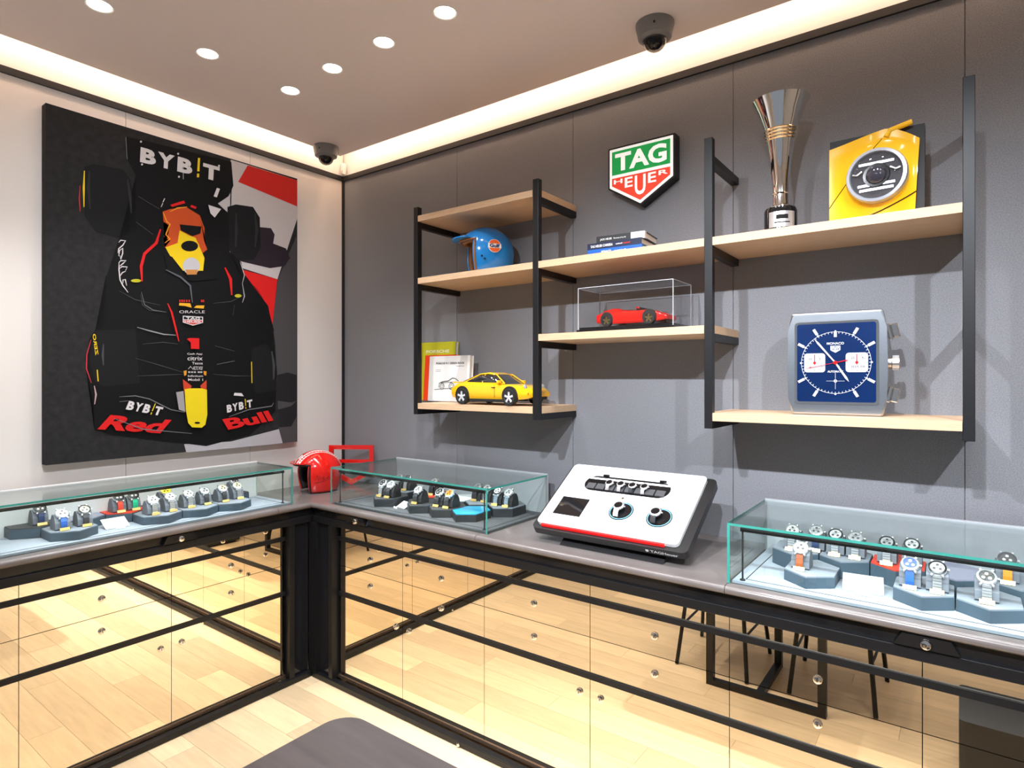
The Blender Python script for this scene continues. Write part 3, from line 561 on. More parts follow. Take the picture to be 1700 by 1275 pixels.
# ================================================================== tilted console
ang = math.atan2(1.205 - .992, .34); Wd, Ln = .655, math.hypot(.213, .34)
t = thing('watch_console', 'tilted white display console with black base and red edge strip', 'display console', (2.218, -.36, ZT))
C0 = T(0, -.53 + .36, .992 - ZT) @ Matrix.Rotation(ang, 4, 'X')      # slab frame: x across, y up the slope, z normal
OUT = rrect(-Wd / 2, Wd / 2, 0, Ln, .022)
MB(C0).prism(OUT, -.030, .0).build('housing', mat('console_black', (.014, .014, .015), .3, noise=.1), t)
MB(C0).prism(rrect(-Wd / 2 + .018, Wd / 2 - .035, .02, Ln - .004, .02), .0, .014).build('white_top', mat('gloss_white', (.86, .87, .88), .12, coat=.5, noise=.01), t)
MB(C0).box(-Wd / 2 + .045, Wd / 2 - .085, .012, .0195, .001, .012).build('red_strip', mat('red_light_strip', (.8, .01, .01), .3, emit=.5, emitc=(1, .01, .01), noise=.05), t)
MB().prism([(-.155, .0), (.155, .0), (.155, .13), (-.11, .03)], -.20, .235, axis=0).build('base', mat('console_base', (.012, .012, .013), .5, noise=.1), t)
zW = .0142; ym = Ln
slot = MB(C0).prism(rrect(-.205, .175, ym * .60, ym * .83, .045), zW - .001, zW + .001).build('watch_slot', GLOSSBLK, t)
MB(C0).prism(rrect(-.197, .167, ym * .775, ym * .80, .005), zW + .001, zW + .0016).build('slot_light', mat('slot_led', (.9, .9, 1), .4, emit=1.5), slot)
for k in range(8): MB(C0).box(-.185 + k * .044, -.147 + k * .044, ym * .62, ym * .70, zW + .001, zW + .006).build('watch_pad', mat('pad_grey', (.06, .06, .065), .6), slot)
MB(C0).prism(rrect(-.262, -.135, ym * .20, ym * .46, .002), zW - .001, zW + .0008).build('screen', mat('dark_screen', (.012, .011, .012), .05, noise=.2), t)
HALO = mat('blue_ring', (.15, .5, .8), .3, emit=.6, emitc=(.3, .7, 1))
for cx, cy in ((.022, ym * .36), (.182, ym * .345)):
    MB(C0 @ T(cx, cy, zW)).lathe([(.050, 0), (.050, .001), (.0, .001)], 28).build('charging_well', GLOSSBLK, t)
    MB(C0 @ T(cx, cy, zW)).lathe([(.046, .001), (.046, .0022), (.0435, .0022), (.0435, .001)], 28, cap=False).build('well_ring', HALO, t)
MB(C0 @ T(.0, ym * .535, zW)).lathe([(.006, 0), (.006, .002), (.0, .002)], 12).build('lock', CHROME, t)
for sx in (-.14, .115): MB(C0).box(sx, sx + .028, ym * .832, ym * .85, zW, zW + .006).build('hinge', BLK, t)
ivt = Matrix()
lettering('lettering', 'TAGHeuer', C0 @ Vector((.19, -.001, -.023)), C0 @ Vector((.295, -.001, -.023)), C0 @ Vector((.19, -.001, -.011)), pr('pale_print', (.7, .7, .7)), t, .02)
MB(C0).prism([(.172, -.012), (.184, -.012), (.184, -.019), (.178, -.024), (.172, -.019)], -.0011, -.0005, axis=1).build('emblem', pr('pale_print', (.7, .7, .7)), t)
def console_watch(cx, cy, s, label, strap, lift=.0028):
    o = thing('smartwatch', label, 'watch', T(2.218, -.36, ZT) @ C0 @ Vector((cx, cy, zW + lift)), group='smartwatches on the console'); o.rotation_euler = (ang, 0, 0)
    S = Matrix.Scale(s, 4)
    MB(S @ T(0, 0, .016)).lathe([(.0, -.007), (.021, -.007), (.024, -.003), (.024, .003), (.020, .006), (.0175, .006)], 24, cap=False).build('watch_case', STEEL, o, True)
    MB(S @ T(0, 0, .016)).lathe([(.0178, .004), (.0178, .0058)], 24).build('screen', GLOSSBLK, o)
    MB(S @ T(.024, 0, .016) @ RY(90)).lathe([(.003, 0), (.003, .005)], 8).build('crown', STEEL, o)
    MB(S).ribbon([(-.018, .016), (-.030, .014), (-.040, .006), (-.045, 0)], .021, -.003).build('strap', strap, o)
    MB(S).ribbon([(.018, .016), (.026, .012), (.030, .0)], .021, .003).build('strap', strap, o)
for k, nm in enumerate(('first', 'second', 'third', 'fourth')): console_watch(-.083 + k * .052, ym * .695, .72, 'round black smartwatch in the console slot, %s from the left' % nm, STEEL if k != 2 else SK, .0065)
console_watch(.012, ym * .385, .95, 'round smartwatch with white strap in the left charging well', wm('strap_white', (.8, .8, .8), .5))
console_watch(.168, ym * .37, .95, 'round smartwatch with black strap in the right charging well', SK)

# ================================================================== helmets and shield frame
def helmet(name, label, loc, rz, shell, lining, R=(.145, .122, .132), peak=None):
    t = thing(name, label, 'helmet', loc, rz); zc = R[2] * .80; nu, nv = 40, 24
    def P(u, v, k=1):
        c, z = (math.cos(v), R[2] * k * math.sin(v)) if v >= 0 else (1 - .17 * (v / .93) ** 2, zc * v / .93)
        return (R[0] * k * c * math.cos(u), R[1] * k * c * math.sin(u), zc + z)
    def shellmesh(k, hole):
        mb = MB(); g = {}
        for i in range(nu):
            for j in range(nv + 1):
                v = -.93 + (math.pi / 2 + .93) * j / nv; g[i, j] = mb.bm.verts.new(P(2 * math.pi * i / nu, v, k))
        for i in range(nu):
            u = (i + .5) * 2 * math.pi / nu; u = u if u < math.pi else u - 2 * math.pi
            for j in range(nv):
                v = -.93 + (math.pi / 2 + .93) * (j + .5) / nv
                if hole and abs(u) < 1.02 and v < .42: continue
                f = [g[i, j], g[(i + 1) % nu, j], g[(i + 1) % nu, j + 1], g[i, j + 1]]
                try: mb.bm.faces.new(f)
                except ValueError: pass
        bmesh.ops.remove_doubles(mb.bm, verts=mb.bm.verts, dist=1e-5)
        return mb
    o = shellmesh(1, True).build('shell', shell, t, True); md = o.modifiers.new('thick', 'SOLIDIFY'); md.thickness = .010; md.offset = -1
    o = shellmesh(.915, True).build('lining', lining, t, True); md = o.modifiers.new('thick', 'SOLIDIFY'); md.thickness = .018; md.offset = -1
    # edge beading round the face opening
    uu = 1.02; path = [P(uu, -.93 + 1.35 * k / 8) for k in range(9)] + [P(uu - 2 * uu * k / 10, .42) for k in range(1, 11)] + [P(-uu, .42 - 1.35 * k / 8) for k in range(1, 9)]
    MB().tube(path, .006, 8).build('edge_beading', lining, t, True)
    if peak:
        mb = MB(); a = []; 
        for k in range(13):
            u = -.85 + 1.7 * k / 12; p = Vector(P(u, .45, 1.01)); q = p + Vector((peak * math.cos(u * .8), peak * .5 * math.sin(u), .002)); a.append((p, q))
        mb._add([tuple(x) for pq in a for x in pq] + [tuple(x + Vector((0, 0, .006))) for pq in a for x in pq], [(2 * k, 2 * k + 1, 2 * k + 3, 2 * k + 2) for k in range(12)] + [(26 + 2 * k, 26 + 2 * k + 2, 26 + 2 * k + 3, 26 + 2 * k + 1) for k in range(12)] + [(2 * k + 1, 27 + 2 * k, 29 + 2 * k, 2 * k + 3) for k in range(12)] + [(0, 26, 27, 1), (24, 25, 51, 50)])
        mb.build('peak', shell, t, True)
    return t, P
def band(P, t, name, m, y0, y1, v0, v1, back, k=1.006):
    """stripe running front to back over the crown: y offset range on the shell, from front elevation v0 to back elevation v1"""
    mb = MB(); n = 26; vs = []
    for i in range(n + 1):
        a = v0 + (v1 - v0) * i / n
        for y in (y0, y1):
            s = math.sqrt(max(0, 1 - (y / .122) ** 2)); vs.append((.145 * k * s * math.cos(a), y, .132 * .80 + .132 * k * s * math.sin(a)))
    mb._add(vs, [(2 * i, 2 * i + 1, 2 * i + 3, 2 * i + 2) for i in range(n)]); mb.build(name, m, t, True)
t, P = helmet('racing_helmet', 'glossy red open-face helmet with white stripes on the counter corner', (.235, -.375, ZT + .0066), R_(-108), RED, mat('black_lining', (.012, .012, .013), .7, noise=.2), peak=.022)
WS = mat('white_stripe', (.82, .80, .76), .25, noise=.03)
band(P, t, 'stripe', WS, .022, .050, .47, 3.6, 0); band(P, t, 'stripe', WS, -.050, -.022, .47, 3.6, 0)
for q in range(2): band(P, t, 'stripe_check', WS, -.016 + q * .016, .0 + q * .016, .5 + .22 * q, .72 + .22 * q, 0)
sg = pr('ink_black_signature', (.02, .005, .005))
def surf(u, v, k=1.008): return Vector(P(u, v, k))
for path in (((1.25, -.25), (1.33, .0), (1.36, -.3), (1.44, -.05), (1.47, -.28)), ((1.5, -.2), (1.6, -.1), (1.55, -.28), (1.68, -.2), (1.8, -.12)), ((1.22, -.42), (1.5, -.36), (1.85, -.25))):
    MB().tube([surf(u, v) for u, v in path], .0012, 5).build('signature', sg, t)
    MB().tube([surf(-u, v) for u, v in path], .0012, 5).build('signature', sg, t)
t, P = helmet('racing_helmet', 'sky blue open-face helmet with brown lining and round emblem on the shelf', (1.365, -.175, 2.1325), R_(229), mat('gloss_sky_blue', (.01, .22, .62), .15, coat=.6, noise=.03), mat('tan_leather', (.28, .11, .03), .5, noise=.15), peak=.042)
# round emblem on the side that faces the room
for sd in (1, -1):
    c = Vector(P(sd * 1.72, .12, 1.0)); nrm = (c - Vector((0, 0, .132 * .8))); nrm = Vector((nrm.x / .145 ** 2, nrm.y / .122 ** 2, nrm.z / .132 ** 2)).normalized()
    zax = nrm; xax = Vector((0, 0, 1)).cross(zax).normalized(); yax = zax.cross(xax); M = Matrix((xax, yax, zax)).transposed().to_4x4(); M.translation = c
    MB(M).lathe([(.033, -.006), (.033, .0022)], 28).build('emblem', WS, t); MB(M).prism([p for p in ell(0, 0, .031, .031, 28)], .0022, .0026).build('emblem_disc', mat('emblem_orange', (.80, .12, .02), .3), t)
    MB(M).box(-.034, .034, -.011, .011, .0026, .0030).build('emblem_band', WS, t)
    lettering('lettering', 'Gulf', M @ Vector((-.026, -.009, .0034)), M @ Vector((.026, -.009, .0034)), M @ Vector((-.026, .010, .0034)), pr('ink_navy', (.01, .02, .10)), t, .05)
    for q in ((1.28, -.30), (1.38, -.42)): MB(T(*P(sd * q[0], q[1], 1.0))).lathe([(0, -.005), (.005, -.003), (.005, .003), (0, .005)], 10).build('snap', BLK, t)
# red shield outline standing in the corner
t = thing('shield_ornament', 'red open shield-shaped frame standing in the counter corner', 'ornament', (.232, -.118, ZT + .001), R_(36)); b = .026
MB().box(-.14, .14, -.012, .012, .222, .248).build('top_bar', RED, t); MB().box(-.114, .114, -.012, .012, .138, .158).build('middle_bar', RED, t)
for s in (-1, 1):
    MB().prism([(s * .14, .222), (s * (.14 - b), .222), (s * (.14 - b), .092), (s * .14, .080)], -.012, .012, axis=1).build('side_bar', RED, t)
    MB().prism([(s * .14, .080), (s * (.14 - b), .092), (0, .032), (0, .0)], -.012, .012, axis=1).build('lower_bar', RED, t)
# ================================================================== wall shelving
PXS = [1.022, 1.779, 2.556, 3.33]; YF, PW = -.335, .030
sh = thing('wall_shelving', 'black steel wall shelving with oak boards on four uprights', 'shelf unit', (2.17, -.17, 1.415)); SI = T(-2.17, .17, -1.415)
for x in PXS: MB(SI).box(x - PW / 2, x + PW / 2, YF, YF + PW, 1.415, 2.497, bev=.0015).build('upright', BLK, sh)
def arm(x, z): MB(SI).box(x - PW / 2, x + PW / 2, YF + PW + .0005, -.001, z, z + PW - .002).build('bracket_arm', BLK, sh)
def shelf(i0, i1, z, name='shelf_board'):
    a, b = PXS[i0] - PW / 2, PXS[i1] + PW / 2; pts = [(a, -.002)]
    pts += [(a, YF + PW + .001)]
    for i in range(i0, i1 + 1):
        l, r = PXS[i] - PW / 2 - .0008, PXS[i] + PW / 2 + .0008
        if i == i0: pts += [(r, YF + PW + .001), (r, YF)]
        elif i == i1: pts += [(l, YF), (l, YF + PW + .001), (b, YF + PW + .001)]
        else: pts += [(l, YF), (l, YF + PW + .001), (r, YF + PW + .001), (r, YF)]
    pts += [(b, -.002)]
    MB(SI).prism(pts, z - .030, z).build(name, OAK, sh)
shelf(0, 1, 2.450); shelf(0, 3, 2.1255); shelf(1, 2, 1.80); shelf(0, 1, 1.474); shelf(2, 3, 1.474)
for x in PXS: arm(x, 2.067)
for x in PXS[:2]: arm(x, 2.391); 
for x in PXS[2:]: arm(x, 2.405)
for x in (PXS[1], PXS[2], PXS[3]): arm(x, 1.741)
for x in PXS: arm(x, 1.415)
Z1, Z2, Z3 = 2.1262, 1.8007, 1.4747
# ------------------------------------------------------------------ shield sign
def shield(x0, x1, zt, zs, zp, ins=0):
    xm = (x0 + x1) / 2; k = ins * .55
    return [(x0 + ins, zs + k), (xm, zp + ins * 1.15), (x1 - ins, zs + k), (x1 - ins, zt - ins), (x0 + ins, zt - ins)]
sx0, sx1, szt, szs, szp = 1.998, 2.318, 2.664, 2.476, 2.378
t = thing('shield_sign', 'lit shield-shaped sign in green, red and white on the grey wall', 'sign', (2.158, 0, 2.38)); I = T(-2.158, 0, -2.38)
MB(I).prism(shield(sx0, sx1, szt, szs, szp), -.056, -.001, axis=1).build('box_body', BLK, t)
def lit(n, c, e): return mat('sign_' + n, c, .4, emit=e, emitc=c, noise=.01)
MB(I).prism(shield(sx0, sx1, szt, szs, szp, .008), -.058, -.0562, axis=1).build('white_face', lit('white', (.95, .95, .92), .55), t)
ins = .020; xm = 2.158; zm = 2.530
MB(I).prism([(sx0 + ins, zm + .006), (sx1 - ins, zm + .006), (sx1 - ins, szt - ins), (sx0 + ins, szt - ins)], -.0592, -.0582, axis=1).build('green_panel', lit('green', (.0, .32, .06), .5), t)
lo = shield(sx0, sx1, szt, szs, szp, ins); MB(I).prism([lo[0], lo[1], lo[2], (sx1 - ins, zm - .008), (sx0 + ins, zm - .008)], -.0592, -.0582, axis=1).build('red_panel', lit('red', (.80, .05, .02), .5), t)
wl_ = lit('white', (.95, .95, .92), .55)
lettering('lettering', 'TAG', I @ Vector((sx0 + .036, -.0596, zm + .020)), I @ Vector((sx1 - .036, -.0596, zm + .020)), I @ Vector((sx0 + .036, -.0596, szt - .032)), wl_, t, .035)
for ch, u0, u1, zl in (('H', .0, .165, .02), ('E', .21, .36, -.005), ('U', .40, .60, -.048), ('E', .645, .79, -.005), ('R', .835, 1, .02)):
    x0, x1 = sx0 + .030 + (sx1 - sx0 - .06) * u0, sx0 + .030 + (sx1 - sx0 - .06) * u1; zb_ = szs - ins * .0 + zl - .002
    lettering('lettering', ch, I @ Vector((x0, -.0596, zb_)), I @ Vector((x1, -.0596, zb_)), I @ Vector((x0, -.0596, zm - .016)), wl_, t, .02)
# ------------------------------------------------------------------ trophy
t = thing('trophy', 'tall chrome flared trophy cup on a black round base', 'trophy', (2.778, -.20, Z1))
MB().lathe([(.056, 0), (.056, .088), (.052, .098), (0, .098)], 36).build('base', GLOSSBLK, t, True)
MB().lathe([(.040, .098), (.040, .104), (.028, .112), (.026, .150), (.029, .20), (.036, .27), (.045, .33), (.058, .395), (.078, .45), (.097, .490), (.099, .494), (.094, .494), (.074, .45), (.054, .395), (.04, .32), (0, .25)], 40, cap=False).build('cup', CHROME, t, True)
for k in range(4): MB().lathe([(.0475 + k * .0022, .345 + k * .011), (.0525 + k * .0022, .349 + k * .011), (.0500 + k * .0022, .354 + k * .011)], 40, cap=False).build('ring', mat('pale_gold', (.85, .72, .5), .2, 1, noise=.05), t, True)
MB().lathe([(.0275, .150), (.0305, .153), (.0275, .156)], 32, cap=False).build('ring', CHROME, t, True)
mb = MB(RZ(18)); n = 10
for k in range(n): 
    a0, a1 = R_(-90 - 48 + 96 * k / n), R_(-90 - 48 + 96 * (k + 1) / n); r = .0568
    mb._add([(r * math.cos(a0), r * math.sin(a0), .022), (r * math.cos(a1), r * math.sin(a1), .022), (r * math.cos(a1), r * math.sin(a1), .078), (r * math.cos(a0), r * math.sin(a0), .078)], [(0, 1, 2, 3)])
mb.build('plaque', STEEL, t)
mb = MB(RZ(18)); mb._add([(x, -.0572 + abs(x) * abs(x) * 9, z) for z in (.05, .066) for x in (-.02, -.01, 0, .01, .02)], [(k, k + 1, k + 6, k + 5) for k in range(4)]); mb.build('plaque_print', pr('ink_black', (.01, .01, .01)), t)
mb = MB(RZ(18)); mb._add([(x, -.0572 + abs(x) * abs(x) * 9, z) for z in (.036, .040) for x in (-.026, -.013, 0, .013, .026)], [(k, k + 1, k + 6, k + 5) for k in range(4)]); mb.build('plaque_print', pr('ink_black', (.01, .01, .01)), t)
# ------------------------------------------------------------------ yellow headlight wall block
t = thing('headlight_artwork', 'yellow sports car fender relief with round headlight on a black panel', 'artwork', (3.08, -.215, Z1), R_(0))
w2, hh = .137, .30
MB().box(-w2, w2, .0, .055, 0, hh).build('backing_panel', BLKM, t)
# fender: bulging heightfield clipped to an outline
n = 36; mb = MB(); g = {}
def fend(u, v):
    """u,v in 0..1 (left to right, bottom to top) -> depth or None"""
    top = 1.0 - .30 * max(0, u - .60) / .4 if u > .6 else .90 + .10 * u / .6
    if u > .6: top = 1.0 - .9 * (u - .6) ** 1.6
    right = .965 - .05 * (1 - v)
    if v > top or u > right: return None
    d = .012 + .050 * math.exp(-((u - .58) ** 2 / .10 + (v - .48) ** 2 / .13))
    return d
def topv(u): return 1.0 - .9 * (u - .6) ** 1.6 if u > .6 else .90 + .10 * u / .6
def rightu(v): return .955 - .05 * (1 - v)
for i in range(n + 1):
    for j in range(n + 1):
        v = j / n; u = rightu(v) * i / n; v *= topv(u) - .004; d = fend(min(u, .90), min(v, .88 * topv(u))) or .012
        g[i, j] = mb.bm.verts.new((-w2 + 2 * w2 * u, -d, hh * v)); g[i, j, 'b'] = mb.bm.verts.new((-w2 + 2 * w2 * u, -.0005, hh * v))
for i in range(n):
    for j in range(n):
        q = [(i, j), (i + 1, j), (i + 1, j + 1), (i, j + 1)]
        mb.bm.faces.new([g[k] for k in q]); mb.bm.faces.new([g[(*k, 'b')] for k in q][::-1])
bnd = [e for e in mb.bm.edges if e.is_boundary]
top_e = [e for e in bnd if all(abs(v.co.y + .0005) > 1e-5 for v in e.verts)]
inv = {g[k]: g[(*k, 'b')] for k in list(g) if len(k) == 2}
for e in top_e: 
    a, b_ = e.verts
    try: mb.bm.faces.new([a, b_, inv[b_], inv[a]])
    except ValueError: pass
mb.build('fender', CARYEL, t, True)
def fpt(u, v, o=.002): return (-w2 + 2 * w2 * u, -(fend(u, v) or .012) - o, hh * v)
sm_ = pr('ink_seam', (.03, .015, .0))
MB().tube([fpt(.0 + .62 * k / 10, .22 + .72 * (k / 10) ** .95, .0005) for k in range(11)], .0012, 6).build('panel_seam', sm_, t)
MB().tube([fpt(.02 + .9 * k / 10, .02 + .24 * (k / 10) ** 2.2, .0005) for k in range(11)], .0022, 6).build('panel_seam', sm_, t)
MB().tube([fpt(.62, .90, .002), (-w2 + 2 * w2 * .66, -.022, hh * .97), (-w2 + 2 * w2 * .88, -.02, hh * 1.02)], .009, 10).build('mirror_arm', CARYEL, t, True)
HL = T(-w2 + 2 * w2 * .53, -.058, hh * .47) @ RX(90) @ RY(-4)
MB(HL).lathe([(.088, -.03), (.090, .0), (.086, .010), (.077, .011), (.074, .004)], 40, cap=False).build('headlight_ring', mat('grey_ring', (.45, .46, .50), .25, .6, noise=.05), t, True)
MB(HL).lathe([(.0, -.004), (.076, -.004), (.076, .002), (.0, .002)], 36, cap=False).build('reflector', mat('reflector_grey', (.05, .048, .055), .6, 0, noise=.4, scale=30, spec=.2), t)
MB(HL).lathe([(.040, .002), (.038, .006), (.030, .006)], 28, cap=False).build('projector_ring', GLOSSBLK, t, True)
MB(HL).lathe([(.030 * math.cos(R_(a)), .004 + .018 * math.sin(R_(a))) for a in range(0, 91, 15)], 28, cap=False).build('projector_lens', mat('lens_dark', (.03, .03, .045), .04, coat=1), t, True)
for zz in (-.045, -.03, .04): MB(HL).box(-.062 + abs(zz) * .3, .062 - abs(zz) * .3, zz - .004, zz + .004, .002, .005).build('lamp_bar', STEEL, t)
for sgn in (-1, 1): MB(HL).tube([(sgn * .068, .012, .006), (sgn * .055, .008, .008), (sgn * .04, .018, .008)], .003, 6).build('light_guide', STEEL, t)
MB(HL).lathe([(.075 * math.cos(R_(a)), .004 + .022 * math.sin(R_(a))) for a in range(0, 91, 15)], 36, cap=False).build('cover_glass', ACRYL, t, True)
# ------------------------------------------------------------------ big square watch clock
t = thing('display_clock', 'oversized square blue dial watch clock with steel case on the shelf', 'clock', (2.962, -.19, Z3), R_(3)); W2, H, D = .150, .358, .055
side = [(-W2 * .93, 0), (W2 * .93, 0), (W2, .06), (W2 * 1.02, H / 2), (W2, H - .06), (W2 * .93, H), (-W2 * .93, H), (-W2, H - .06), (-W2 * 1.02, H / 2), (-W2, .06)]
mb = MB(); mb.prism(side, -D, D, axis=1); bmesh.ops.bevel(mb.bm, geom=[e for e in mb.bm.edges], offset=.008, segments=2, affect='EDGES', profile=.5)
mb.build('steel_case', mat('brushed_steel', (.50, .53, .57), .25, 1, noise=.15, scale=40, stretch=(1, 1, 20)), t)
MB().prism(rrect(-.128, .128, .038, H - .034, .012), -D - .004, -D + .002, axis=1).build('bezel', CHROME, t)
DI = mat('sunburst_blue', (.003, .024, .115), .25, .5, noise=.6, scale=4); yd = -D - .0045
dl = MB().prism(rrect(-.120, .120, .046, H - .042, .008), yd - .0012, yd, axis=1).build('dial', DI, t); zc = (.046 + H - .042) / 2; yd -= .0014
def ring(r0, r1, name, m, y): 
    mb = MB(); k = 48
    mb._add([(r * math.cos(2 * math.pi * i / k), y, zc + r * math.sin(2 * math.pi * i / k)) for r in (r0, r1) for i in range(k)], [(i, (i + 1) % k, k + (i + 1) % k, k + i) for i in range(k)]); return mb.build(name, m, dl)
IX = mat('index_silver', (.62, .60, .58), .3, .3); PW_ = pr('dial_white', (.75, .75, .76)); ring(.1055, .1065, 'minute_track', PW_, yd - .0002)
for k in range(60):
    a = 2 * math.pi * k / 60; MB(T(0, yd, zc) @ Matrix.Rotation(a, 4, 'Y')).box(-.0006, .0006, -.0003, 0, .100, .1065).build('minute_mark', PW_, dl)
for k in range(12):
    a = 2 * math.pi * k / 12; M = T(0, yd, zc) @ Matrix.Rotation(a, 4, 'Y')
    MB(M @ T(0, 0, .1075) @ RX(90)).lathe([(.0032, -.0003), (.0032, .0004)], 10).build('lume_dot', PW_, dl)
    L = .122 if k in (0, 3, 6, 9) else .134
    if k in (3, 6, 9): continue
    MB(M).box(-.0045, .0045, -.0022, 0, .112 if k else .088, min(L, .1185 / max(abs(math.cos(a)), abs(math.sin(a))) if k else .104)).build('hour_index', IX, dl)
for sx in (-1, 1):
    s = MB(T(sx * .064, 0, zc)).prism(rrect(-.033, .033, -.033, .033, .010), yd - .0008, yd, axis=1).build('subdial', mat('subdial_silver', (.46, .46, .48), .5, noise=.04), dl)
    for k in range(12): MB(T(sx * .064, yd - .0008, zc) @ Matrix.Rotation(2 * math.pi * k / 12, 4, 'Y')).box(-.0004, .0004, -.0003, 0, .025, .030).build('subdial_mark', pr('ink_black', (.01, .01, .01)), s)
    MB(T(sx * .064, yd - .0009, zc)).box(-.0012, .0012, -.0016, 0, -.006, .028).build('subdial_hand', RED, s)
    MB(T(sx * .064, yd - .0009, zc) @ RX(90)).lathe([(.0045, 0), (.0045, .002)], 12).build('subdial_pin', RED, s)
    for s_, dx, dz in ((('25', -.017, .012), ('5', .014, .012), ('20', -.017, -.018), ('15', -.004, -.018), ('10', .012, -.018)) if sx > 0 else (('10', -.018, .010), ('2', .013, .010), ('6', -.016, -.018))):
        x = sx * .064 + dx; z = zc + dz; lettering('subdial_number', s_, (x, yd - .0011, z), (x + .008 * len(s_) / 2 + .002, yd - .0011, z), (x, yd - .0011, z + .007), pr('ink_black', (.01, .01, .01)), s, .0)
lettering('lettering', 'MONACO', (-.026, yd - .0003, zc + .062), (.026, yd - .0003, zc + .062), (-.026, yd - .0003, zc + .070), PW_, dl, .01)
lettering('lettering', 'AUTOMATIC', (-.024, yd - .0003, zc - .034), (.024, yd - .0003, zc - .034), (-.024, yd - .0003, zc - .027), PW_, dl, .01)
MB().prism([(-.015, zc + .058), (.015, zc + .058), (.015, zc + .043), (0, zc + .034), (-.015, zc + .043)], yd - .0004, yd, axis=1).build('shield_emblem', PW_, dl)
lettering('lettering', 'TAG', (-.013, yd - .0006, zc + .051), (.013, yd - .0006, zc + .051), (-.013, yd - .0006, zc + .057), DI, dl, .03)
lettering('lettering', 'HEUER', (-.013, yd - .0006, zc + .043), (.013, yd - .0006, zc + .043), (-.013, yd - .0006, zc + .049), DI, dl, .03)
for a in (0, 90): MB(T(0, yd - .0002, zc - .063) @ Matrix.Rotation(R_(a), 4, 'Y')).box(-.0004, .0004, -.0003, 0, -.028, .028).build('running_second_mark', PW_, dl)
MB(T(0, yd - .0002, zc - .063) @ RX(90)).lathe([(.005, 0), (.005, .0006), (.0035, .0006)], 14, cap=False).build('running_second_mark', PW_, dl)
def hand(a, l, wd, m, y, back=.02): MB(T(0, y, zc) @ Matrix.Rotation(R_(a), 4, 'Y')).prism([(-wd * .6, -back), (wd * .6, -back), (wd, l * .8), (0, l), (-wd, l * .8)], -.0015, 0, axis=1).build('hand', m, dl)
hand(-38, .108, .0032, IX, yd - .003); hand(148, .078, .0036, IX, yd - .003, .01); hand(78, .042, .0016, RED, yd - .005, .0); hand(258, .10, .0008, RED, yd - .005, .0)
MB(T(0, yd - .002, zc) @ RX(90)).lathe([(.006, 0), (.006, .005), (.0, .005)], 16).build('hand_pin', RED, dl)
for i, z in enumerate((H - .075, H / 2, .075)):
    M = T(W2 * 1.0, 0, z) @ RY(90)
    if i == 1: 
        mb = MB(M); k = 32; mb.lathe([(.020, .0), (.020, .012), (.024, .014), (.024, .034), (.019, .037), (0, .037)], k).build('crown', mat('crown_steel', (.6, .56, .52), .25, 1, noise=.1), t)
        for q in range(16): MB(M @ RZ(q * 22.5)).box(.0235, .0252, -.002, .002, .015, .033).build('crown_ridge', STEEL, t)
    else: MB(M @ RY(-12 if i == 0 else 12)).box(-.028, .028, -.014, .014, 0, .012, bev=.003).box(-.024, .024, -.018, .018, .012, .034, bev=.004).build('pusher', CHROME, t)
# ------------------------------------------------------------------ books
def book_flat(x, y, z, w, d, h, rz, cover, label, spine, tc, extra=None):
    t = thing('book', label, 'book', (x, y, z), rz)
    MB().box(-w / 2 + .003, w / 2 - .004, -d / 2 + .004, d / 2 - .004, .003, h - .003).build('pages', mat('paper', (.78, .76, .72), .8, noise=.05, scale=200, stretch=(1, 1, 30)), t)
    MB().box(-w / 2, w / 2, -d / 2, d / 2, 0, .003).box(-w / 2, w / 2, -d / 2, d / 2, h - .003, h).box(-w / 2, w / 2, -d / 2, -d / 2 + .003, .003, h - .003).build('cover', cover, t)
    for s, u0, u1, v0, v1, m in spine:
        q = [(-w / 2 + w * u, -d / 2 - .0004, h * v) for u, v in ((u0, v0), (u1, v0), (u0, v1))]
        lettering('spine_lettering', s, *q, m, t, .02) if s else dashes('spine_lettering', *q, 7, m, t)
    if extra: MB().box(-w / 2 + w * extra[0], w / 2 + .0003, -d / 2 - .0003, -d / 2 + .02, .0, h + .0003).build('jacket_band', extra[1], t)
    return t
WP = pr('print_white', (.8, .8, .8)); RP = pr('print_red', (.6, .05, .03))
book_flat(2.135, -.185, Z1, .245, .19, .027, R_(4), mat('cover_blue', (.01, .10, .42), .35, noise=.05), 'blue hardback at the bottom of the flat book stack', [('MONACO', .26, .44, .3, .7, WP), (None, .5, .72, .38, .6, WP)], WP)
book_flat(2.133, -.182, Z1 + .0275, .245, .19, .027, R_(3), mat('cover_navy', (.012, .018, .05), .35, noise=.05), 'dark navy hardback in the middle of the flat book stack', [('TAG HEUER CARRERA', .06, .48, .3, .7, WP), (None, .54, .66, .4, .62, WP), (None, .67, .80, .4, .62, RP)], WP)
book_flat(2.150, -.175, Z1 + .055, .215, .165, .030, R_(5), mat('cover_black', (.014, .014, .014), .4, noise=.05), 'black hardback with white jacket band on top of the flat stack', [('JACK HEUER', .08, .33, .3, .65, WP), ('The times of my life', .36, .62, .36, .6, WP)], WP, (.72, WHT))
def book_up(x, y, w, h, th, rz, cover, label, lean=4):
    t = thing('book', label, 'book', (x, y, Z3 + .0024), rz); M = RX(-lean)
    MB(M).box(-w / 2 + .004, w / 2 - .004, .003, th - .003, .004, h - .004).build('pages', mat('paper', (.78, .76, .72), .8), t)
    MB(M).box(-w / 2, w / 2, 0, .003, 0, h).box(-w / 2, w / 2, th - .003, th, 0, h).box(-w / 2, -w / 2 + .003, .003, th - .003, 0, h).build('cover', cover, t); return t, M
t, M = book_up(.90, -.062, .265, .335, .030, R_(2), mat('cover_lime', (.50, .47, .02), .35, noise=.05), 'tall lime green hardback standing behind the white book')
